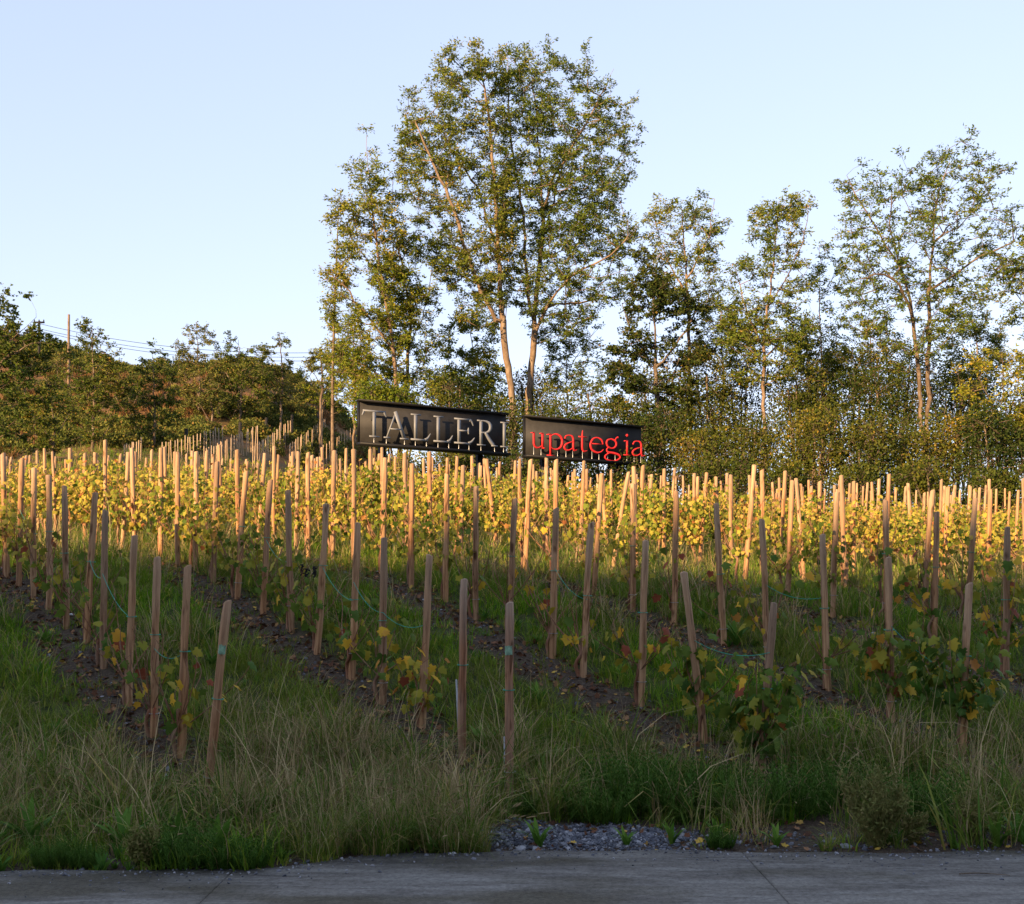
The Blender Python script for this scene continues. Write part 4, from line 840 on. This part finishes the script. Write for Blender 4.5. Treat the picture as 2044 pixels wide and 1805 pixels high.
def rosette(n, ln, wd):
    V, Q, k = blades(n, ln*.7, ln*1.2, .015, .75, wd, 4, .45); V = V.reshape(n, k, 3)
    for s, f in enumerate((.35, .8, 1.0, .75, .1)):
        c = (V[:, 2*s]+V[:, 2*s+1])/2; e = unit(V[:, 2*s+1]-V[:, 2*s])*wd*f*.5; V[:, 2*s] = c-e; V[:, 2*s+1] = c+e
    return mesh('weed', V.reshape(-1, 3), [Q], M['weed'], rnd=np.repeat(rn_leaf(n, .45), k))
LAWN = [tuft(22, .08, .24, .12, .75, .0115, sdv=.28) for _ in range(4)]+[tuft(18, .14, .36, .12, .85, .011, mean=.5, sdv=.3, dry=3) for _ in range(2)]
TALL = [tuft(20, .25, .66, .12, .95, .0125, 'grass_tall', .42, .3, .6, 6, 1.1) for _ in range(3)]+[tuft(15, .2, .45, .12, 1.0, .011, 'grass_tall', .7, .28, .65, 16, 1.3) for _ in range(2)]+[tuft(18, .18, .42, .10, .8, .011, 'grass_tall', .5, .28, .5, 8, 1.2, 5) for _ in range(2)]
WEED = [rosette(9, .17, .035), rosette(11, .24, .04), rosette(7, .12, .05)]
KINDS = LAWN+TALL+WEED
# candidates
def cand(x0, x1, y0, y1, dens):
    n = int((x1-x0)*(y1-y0)*dens); X = RNG.uniform(x0, x1, n); Y = RNG.uniform(y0, y1, n); k = np.abs(X/Y) < .50; return X[k], Y[k]
X, Y = cand(-7, 7, 8.6, 13, 85); X1, Y1 = cand(-11, 11, 13, 20, 62); X2, Y2 = cand(-18, 18, 20, 30, 30); X3, Y3 = cand(-25, 25, 30, 48, 11); X4, Y4 = cand(-32, -2, 48, 92, 5)
X = np.concatenate([X, X1, X2, X3, X4]); Y = np.concatenate([Y, Y1, Y2, Y3, Y4])
rdv = rowdist(X, Y); onrow = (1-ss(.25, .52, rdv+.3*(fbm(X*2, Y*2)-.5)))*(Y > 11.6)*ss(3.2, 3.8, .81*X+.587*Y)
verge = 1-ss(11.7, 12.9, Y-.12*np.maximum(X, 0))                       # tall growth at the foot of the bank
gravel = (1-ss(.25, .5, np.hypot((X-.55)/1.0, (Y-9.9)/.62)-.55))
gap = np.where(X > -.25, 1-ss(10.0, 10.5, Y-.05*X), 0)            # bare strip by the road
pk = np.ones(len(X)); pk *= 1-.84*onrow*(1-.6*ss(17.5, 21, Y)); pk *= 1-np.clip(gravel, 0, 1); pk *= 1-.86*gap; hts = (X > .5) & (X < 4.2) & (Y > 10.3) & (Y < 11.25+.1*X); pk *= np.where(hts, .3, 1); pk *= (Y > edge(X)+.05)
keep = RNG.random(len(X)) < pk; X, Y, verge, onrow, gap = X[keep], Y[keep], verge[keep], onrow[keep], gap[keep]
n = len(X); r = RNG.random(n); idx = RNG.integers(0, 4, n)
idx = np.where(r < .22, RNG.integers(4, 6, n), idx)
tz = verge*np.where(X > 0, .42, np.where(X > -2.75, 1.0, .45))*(Y > 9.2)
mid = fbm(X*.7+20, Y*.7) > .56
pt = np.clip(tz*.85+(.10+.2*ss(16, 20, Y))*mid+.18*ss(17, 21, Y), 0, .9)
idx = np.where(RNG.random(n) < pt, np.where((X > -2.6) & (X < -.1) & (Y < 12.4) & (Y > 10.4) & (RNG.random(n) < .4), RNG.integers(9, 11, n), RNG.choice([6, 7, 8, 9, 11, 12], n, p=[.24, .24, .22, .16, .07, .07])), idx)
idx = np.where((RNG.random(n) < .16*(1-ss(9.4, 10.3, Y))+.04*(Y < 17)), RNG.integers(13, 16, n), idx)
size = RNG.gamma(9, .11, n).clip(.45, 1.8)*(.72+.6*fbm(X*1.7, Y*1.7+7))*(1+.35*ss(20, 40, Y)); size *= np.where((X < -2.4) & (Y < 9.5), .75, 1); size *= np.where((idx >= 6) & (idx < 13) & (Y < 9.6), .8, 1)
size *= 1-.35*onrow
for rk in ROWS:
    for (bx, by, _a, _b) in ROWS[rk][:3]:
        if by < 1390: continue
        sx_, sy_ = ray(bx, by); m_ = (np.abs(X-sx_) < .26) & (Y > sy_-.75) & (Y < sy_+.12)
        idx = np.where(m_, RNG.integers(0, 4, n), idx); size = np.where(m_, size*.7, size)
scatter('grass', 'mixed green and dry grass covering the vineyard bank', 'grass', KINDS, X, Y, idx, size)
# pebbles and gravel
def pebble():
    import bmesh
    b = bmesh.new(); bmesh.ops.create_icosphere(b, subdivisions=1, radius=1)
    for v in b.verts: v.co *= random.uniform(.7, 1.15); v.co.z *= .6
    me = bpy.data.meshes.new('pebble'); b.to_mesh(me); b.free(); me.materials.append(M['stone']); return me
random.seed(4)
PEB = [pebble() for _ in range(5)]
for i, c in enumerate(((.07, .075, .09), (.16, .165, .18), (.30, .30, .31), (.10, .10, .115))):
    q = PEB[i].copy(); m_ = plain('gravel_stone', c, .6); q.materials[0] = m_; PEB[i] = q
X, Y = cand(-.6, 2.2, 9.3, 10.9, 2600); kp = RNG.random(len(X)) < np.clip(1.25-np.hypot((X-.6)/1.05, (Y-9.85)/.55), 0, 1)*(Y > edge(X)+.02); X, Y = X[kp], Y[kp]
Xb, Yb = cand(1.5, 5, 9.4, 10.1, 120); Xc, Yc = cand(-4, 0, 8.7, 9.6, 60); k2 = Yc > edge(Xc)+.03; Xb, Yb = np.r_[Xb, Xc[k2]], np.r_[Yb, Yc[k2]]
Xs, Ys = cand(-9, 9, 11.4, 19, 60); k2 = rowdist(Xs, Ys) < .42*RNG.random(len(Xs))+.05; Xs, Ys = Xs[k2], Ys[k2]
Xa, Ya = np.r_[X, Xb, Xs], np.r_[Y, Yb, Ys]; na_ = len(Xa)
scatter('gravel', 'loose dark blue grey gravel and stones by the road and under the vines', 'gravel', PEB, Xa, Ya, RNG.choice(5, na_, p=[.4, .22, .10, .18, .10]), RNG.gamma(2, .0048, na_)+.005, .6, .004)
# grit strayed onto the concrete
Xg = RNG.uniform(-4.5, 5, 900); Yg = edge(Xg)-np.abs(RNG.exponential(.16, 900))-.01; kp = Yg > 5
scatter('road_grit', 'small stray stones and grit lying on the concrete along the verge', 'grit', PEB, Xg[kp], Yg[kp], RNG.integers(0, 5, kp.sum()), RNG.gamma(2, .0028, kp.sum())+.003, .5, 0, .022)
# leaf litter
LIT = []
for i in range(5):
    V, T, k = grapeleaves(np.zeros((1, 3)), np.array([[0, 1., 0]]), np.array([[0, 0, 1.]]), np.ones(1)); V[:, 2] = np.abs(V[:, 2])*random.uniform(.5, 1.6); LIT.append(mesh('fallen_leaf', V, [T], M['litter'], rnd=np.full(len(V), .15+.19*i)))
X, Y = cand(-9, 9, 11.2, 20, 170); kp = RNG.random(len(X)) < (1-ss(.3, .6, rowdist(X, Y)))*.9+.02; X, Y = X[kp], Y[kp]; Xb, Yb = cand(0, 5, 9.4, 10.4, 45); X, Y = np.r_[X, Xb], np.r_[Y, Yb]
scatter('leaf_litter', 'brown fallen vine leaves littering the bare soil under the rows', 'leaf litter', LIT, X, Y, RNG.integers(0, 5, len(X)), RNG.uniform(.025, .075, len(X)), .5, .012)
# scrub and bracken on the hill
def fern():
    V, Q, k = blades(34, .5, 1.2, .4, .8, .10, 3, .5); return mesh('bracken', V, [Q], M['rust'], rnd=np.repeat(rn_leaf(34, .5), k))
def scrub():
    n_ = 260; v = rdir(n_); v[:, 2] = np.abs(v[:, 2]); C = v*RNG.uniform(.5, 1, (n_, 1))*[.9, .9, 1.2]; V, Q = leafquads(C, unit(v+rdir(n_)*.8), .26, .15); return mesh('scrub', V, [Q], M['hillleaf'], rnd=np.repeat(rn_leaf(n_, .45), 4))
X, Y = cand(-75, 6, 72, 142, .9); f = fbm(X*.09, Y*.09); kp = (Y > 94+8*fbm(X*.05, Y*0)) | (X < -33) | ((X < -24) & (Y > 84)); X, Y, f = X[kp], Y[kp], f[kp]
idx = np.where(f+RNG.normal(size=len(X))*.12 > .52, 3+RNG.integers(0, 3, len(X)), RNG.integers(0, 3, len(X)))
scatter('hillside_scrub', 'rust brown bracken and olive scrub covering the hill', 'scrub', [fern(), fern(), fern(), scrub(), scrub(), scrub()], X, Y, idx, RNG.uniform(.45, 1.15, len(X)))

# ---------------------------------------------------------------- single plants and litter in the foreground
def horsetailmesh(nst, h, sp_):
    Vs = []; nn = 0
    a = RNG.uniform(0, 2*PI, nst); r = sp_*np.sqrt(RNG.random(nst)); T = []
    for i in range(nst):
        hh = h*RNG.uniform(.6, 1.1); b = np.array([r[i]*math.cos(a[i]), r[i]*math.sin(a[i]), -.02]); ln = np.array([math.cos(a[i]), math.sin(a[i]), 0])*hh*.35*r[i]/sp_
        nw = 9; t = np.repeat(np.linspace(.15, 1, nw), 7); P = b+np.outer(t, ln)+np.outer(t, [0, 0, hh]); az = RNG.uniform(0, 2*PI, len(t)); D = np.stack([np.cos(az)*.6, np.sin(az)*.6, np.full(len(t), .75)], 1)
        L_ = (.075*(1.1-t*.8))[:, None]; s = np.stack([-np.sin(az), np.cos(az), 0*az], 1)*.0035
        Vs.append(np.stack([P-s, P+s, P+D*L_], 1).reshape(-1, 3))
        s2 = np.array([.003, 0, 0]); Vs.append(np.stack([b-s2, b+s2, b+ln+[0, 0, hh]]))
    V = np.concatenate(Vs); T = np.arange(len(V)).reshape(-1, 3); return mesh('needles', V, [T], M['horsetail'], rnd=np.repeat(rn_leaf(len(T), .45), 3))
HM = [horsetailmesh(110, .30, .20), horsetailmesh(130, .40, .26), horsetailmesh(90, .24, .17)]
for px, py, s, k, lb in ((1040, 1632, .62, 0, 'small round horsetail tuft at the foot of the gravel patch stake'), (1200, 1632, 1.35, 0, 'dark green horsetail tuft behind the gravel'), (1300, 1618, 1.3, 1, 'tall dark horsetail tuft right behind the gravel'),
                      (1370, 1630, 1.25, 2, 'dark horsetail tuft between the gravel and the leafy end vine'), (1495, 1632, 1.2, 1, 'horsetail tuft below the leafy end vine'), (1585, 1625, 1.3, 1, 'horsetail tuft between the leafy end vine and the fleabane'), (1830, 1645, 1.25, 1, 'dark horsetail tuft right behind the fleabane'),
                      (1250, 1600, 1.3, 1, 'tall horsetail tuft uphill of the gravel'), (1420, 1595, 1.2, 0, 'horsetail tuft uphill of the small lone horsetail'), (1660, 1600, 1.2, 1, 'horsetail tuft uphill of the star shaped grass'), (1437, 1692, .62, 2, 'upright small horsetail growing alone on the gravel by the road'), (110, 1728, .75, 0, 'low horsetail mat at the road edge among plantain'), (170, 1732, .7, 2, 'low horsetail mat beside the dead flower stalk'),
                      (310, 1728, .8, 0, 'low horsetail mat at the road edge right of the dead flower stalk'), (370, 1730, .9, 1, 'wide horsetail mat along the road edge'), (440, 1735, .75, 2, 'horsetail mat beside the road joint'), (490, 1733, .8, 0, 'last horsetail mat before the tall grass clump'), (430, 1660, .9, 1, 'horsetail tuft at the foot of the leaning end stake')):
    x, y = ray(px, py); y = max(y, float(edge(np.array(x)))+.06); o = empty('horsetail', (x, y, hz(x, y)), (0, 0, RNG.uniform(0, 6))); o.scale = (s, s, s); obj('needles', HM[k], o); tag(o, lb, 'horsetail', 'horsetails along the road')
def fleabane(label, px, py, hpx, wpx, nst):
    x, y = ray(px, py); kk = y/F; hh, ww = hpx*kk, wpx*kk*.5; o = empty('fleabane', (x, y, hz(x, y))); P, C, D = [], [], []
    for i in range(nst):
        a = RNG.uniform(0, 2*PI); q = np.sqrt(RNG.random()); tip = np.array([math.cos(a)*ww*q, math.sin(a)*ww*q*.7, hh*RNG.uniform(.6, 1)*(1-.35*q*q)])
        c = catmull(np.array([[RNG.normal()*.03, RNG.normal()*.03, -.03], tip*[.45, .45, .4], tip]), 6); P.append((c, np.linspace(.006, .002, len(c))))
        for t in np.linspace(.12, 1, 42):
            p = c[int(t*(len(c)-1))]+RNG.normal(size=3)*.012
            if t > .35 and RNG.random() < .75:
                e = p+rdir(1)[0]*[1, 1, .4]*.10*(1.15-t)+[0, 0, .07]; P.append((np.stack([p, e]), [.0022, .001])); p = p+(e-p)*RNG.uniform(.4, 1.05)
                for _ in range(5): C.append(p+RNG.normal(size=3)*.018); D.append(rdir(1)[0]*.7+[0, 0, .5])
            else: C.append(p); D.append(rdir(1)[0]+[0, 0, .4])
    C, D = np.array(C), unit(np.array(D)); sz = RNG.uniform(.6, 1.3, len(C)); V, Q = leafquads(C, D, .038*sz, .014*sz)
    V2, Q2, T2 = tubes(P, 3, False); obj('stems', mesh('stems', V2, [Q2], M['fleabane'], rnd=np.full(len(V2), .5)), o); obj('leaves', mesh('leaves', V, [Q], M['fleabane'], rnd=np.repeat(rn_leaf(len(C), .5), 4)), o)
    return tag(o, label, 'weed plant')
fleabane('tall bushy olive fleabane plant at the road edge', 1745, 1692, 180, 165, 34)
fleabane('small reddish fleabane beside the tall bushy one', 1822, 1685, 60, 60, 10)
fleabane('leaning dead flower stalk at the road edge among horsetails', 285, 1738, 95, 60, 8)
fleabane('yellow flowered weed bush near the right hand end of the verge beyond the fleabane', 1945, 1680, 110, 110, 14)['label'] = 'green weed bush beyond the small reddish fleabane'
def clump(label, px, py, me, s, name='grass_clump', cat='grass clump'):
    x, y = ray(px, py); y = max(y, float(edge(np.array(x)))+.05); o = obj(name, me, None, (x, y, hz(x, y)), (0, 0, RNG.uniform(0, 6)), (s, s, s)); return tag(o, label, cat)
SEED = tuft(120, .18, .42, .09, .9, .006, 'grass_tall', .55, .15, .5, 46, 1.15, 46)
clump('seeding foxtail grass clump with pale heads beside the gravel', 957, 1700, SEED, .95)
BIG = [tuft(140, .35, .85, .22, .9, .011, 'grass_tall', .38, .2, .6, 40, 1.1) for _ in range(2)]
clump('large tall grass clump hanging over the road edge', 760, 1702, BIG[0], 1.0); clump('coarse tall grass clump beside the last horsetail mat', 640, 1705, BIG[1], .9); clump('tall grass clump leaning towards the gravel', 860, 1690, BIG[1], .85)
clump('arching blue green grass clump at the foot of the fleabane row stake', 1915, 1605, BIG[0], .6)
clump('star shaped grass clump beside the tall fleabane', 1650, 1698, tuft(60, .15, .34, .05, 1.0, .010, 'grass_tall', .4), .9)
for px, py, s, lb in ((1550, 1690, .9, 'bright green dock seedling on the gravel'), (1250, 1690, .8, 'small weed rosette at the edge of the gravel'), (1340, 1685, 1.0, 'weed rosette right of the gravel'), (245, 1700, 1.7, 'large plantain among the horsetail mats'), (60, 1690, 1.8, 'broad plantain group beside the oldest grass'), (360, 1692, 1.5, 'plantain behind the wide horsetail mat'), (1990, 1690, 1.3, 'plantain beyond the green weed bush'), (1075, 1690, 1.1, 'grey green plantain beside the seeding clump')):
    clump(lb, px, py, WEED[1], s, 'plantain', 'plantain')
# thin rods beside the two road-end stakes, crumpled paper, twig, grapes
for bx, by, tx, ty, lb in ((918, 1498, 911, 1357, 'thin grey rod leaning beside the second gravel row stake'), (1010, 1592, 1007, 1478, 'thin grey rod beside the gravel patch end stake')):
    x, y = ray(bx, by); h = (by-ty)/F*y; o = obj('thin_rod', tube_mesh('thin_rod', [(np.array([[0, 0, -.1], [(tx-bx)/F*y, 0, h]]), [.011, .010])], M['wire'], 6), None, (x, y-.02, hz(x, y))); tag(o, lb, 'rod')
def crumple(r):
    V = rdir(26)*r*RNG.uniform(.6, 1.1, (26, 1))*[1.2, .8, .5]; import bmesh
    b = bmesh.new()
    for v in V: b.verts.new(v)
    bmesh.ops.convex_hull(b, input=list(b.verts)); bmesh.ops.delete(b, geom=[v for v in b.verts if not v.link_faces], context='VERTS'); me = bpy.data.meshes.new('paper'); b.to_mesh(me); b.free(); me.materials.append(M['white']); return me
for px, py, r, lb in ((143, 1230, .04, 'scrap of white paper on the soil under the tall dry grass row'), (903, 1708, .05, 'crumpled pale paper at the road edge beside the foxtail clump'), (1835, 1385, .03, 'pale scrap of litter on the soil below the leafy fleabane row')):
    x, y = ray(px, py); tag(obj('paper_scrap', crumple(r), None, (x, y, hz(x, y)+r*.4)), lb, 'litter')
x, y = ray(1958, 1754); P = catmull(np.array([[-.16, 0, .012], [-.05, .01, .016], [.03, .02, .012], [.2, -.03, .01]]), 5)
tag(obj('twig', tube_mesh('twig', [(P, np.linspace(.006, .003, len(P)))], M['darkbark'], 5), None, (x, y, .02)), 'thin dark twig lying on the concrete road', 'twig')

# turquoise twine strung between neighbouring stakes
ENDS = {}
for rk in 'ABCDE':
    for i, (bx, by, tx, ty) in enumerate(ROWS[rk]):
        x, y = ray(bx, by); h = (by-ty)/F*y; ENDS[(rk, i)] = (np.array([x, y, hz(x, y)]), np.array([(tx-bx)/F*y, 0, h]))
for rk, a, b, f0, f1 in (('A', 3, 4, .52, .6), ('A', 4, 5, .58, .55), ('A', 1, 2, .55, .5), ('B', 3, 4, .55, .62), ('B', 4, 5, .5, .58), ('B', 2, 3, .6, .55), ('B', 6, 7, .5, .55), ('C', 0, 1, .72, .6), ('C', 3, 4, .5, .6), ('D', 0, 1, .45, .6), ('D', 2, 3, .6, .55), ('A', 8, 9, .6, .6)):
    A_ = ENDS[(rk, a)]; B_ = ENDS[(rk, b)]; p = A_[0]+A_[1]*f0+[0, -.05, 0]; q = B_[0]+B_[1]*f1+[0, -.05, 0]; t = np.linspace(0, 1, 14)[:, None]
    P = p*(1-t)+q*t; P[:, 2] -= (.09*4*t*(1-t))[:, 0]
    tag(obj('twine', tube_mesh('twine', [(P, .0035)], M['cord'], 4)), 'turquoise twine between the %s and %s stakes of the %s' % (ORD[a].replace('end', 'first'), ORD[b], ROWN[rk]), 'twine', 'twine strung along the vines')
# dark grape bunches
def bunch():
    V, T, off = [], [], 0; import bmesh
    b_ = bmesh.new(); bmesh.ops.create_icosphere(b_, subdivisions=1, radius=.012); v0 = np.array([v.co[:] for v in b_.verts]); f0 = np.array([[v.index for v in f.verts] for f in b_.faces]); b_.free()
    for z in np.linspace(0, -.13, 8):
        for _ in range(4): V.append(v0+[RNG.normal()*.02*(1+z*5), RNG.normal()*.02*(1+z*5), z]); T.append(f0+off); off += len(v0)
    return mesh('berries', np.concatenate(V), [np.concatenate(T)], M['grape'], smooth=True)
for px, py, w_ in ((602, 1128, 'upper'), (612, 1136, 'lower'), (628, 1132, 'rightmost')):
    p = W(px, py, 15.25); e = ENDS[('B', 5)]; a = e[0]+e[1]*.62
    o = empty('grape_bunch', tuple(p)); q = obj('berries', bunch(), o); q['kind'] = 'stuff'
    obj('stalk', tube_mesh('stalk', [(catmull(np.array([a-p, (a-p)*.5+[0, 0, .05], [0, 0, 0]]), 5), .004)], M['cane'], 4), o)
    tag(o, {'upper': 'highest', 'lower': 'lowest', 'rightmost': 'closest'}[w_]+' dark grape bunch beside the sixth stake of the gravel patch row', 'grapes', 'dark grape bunches')
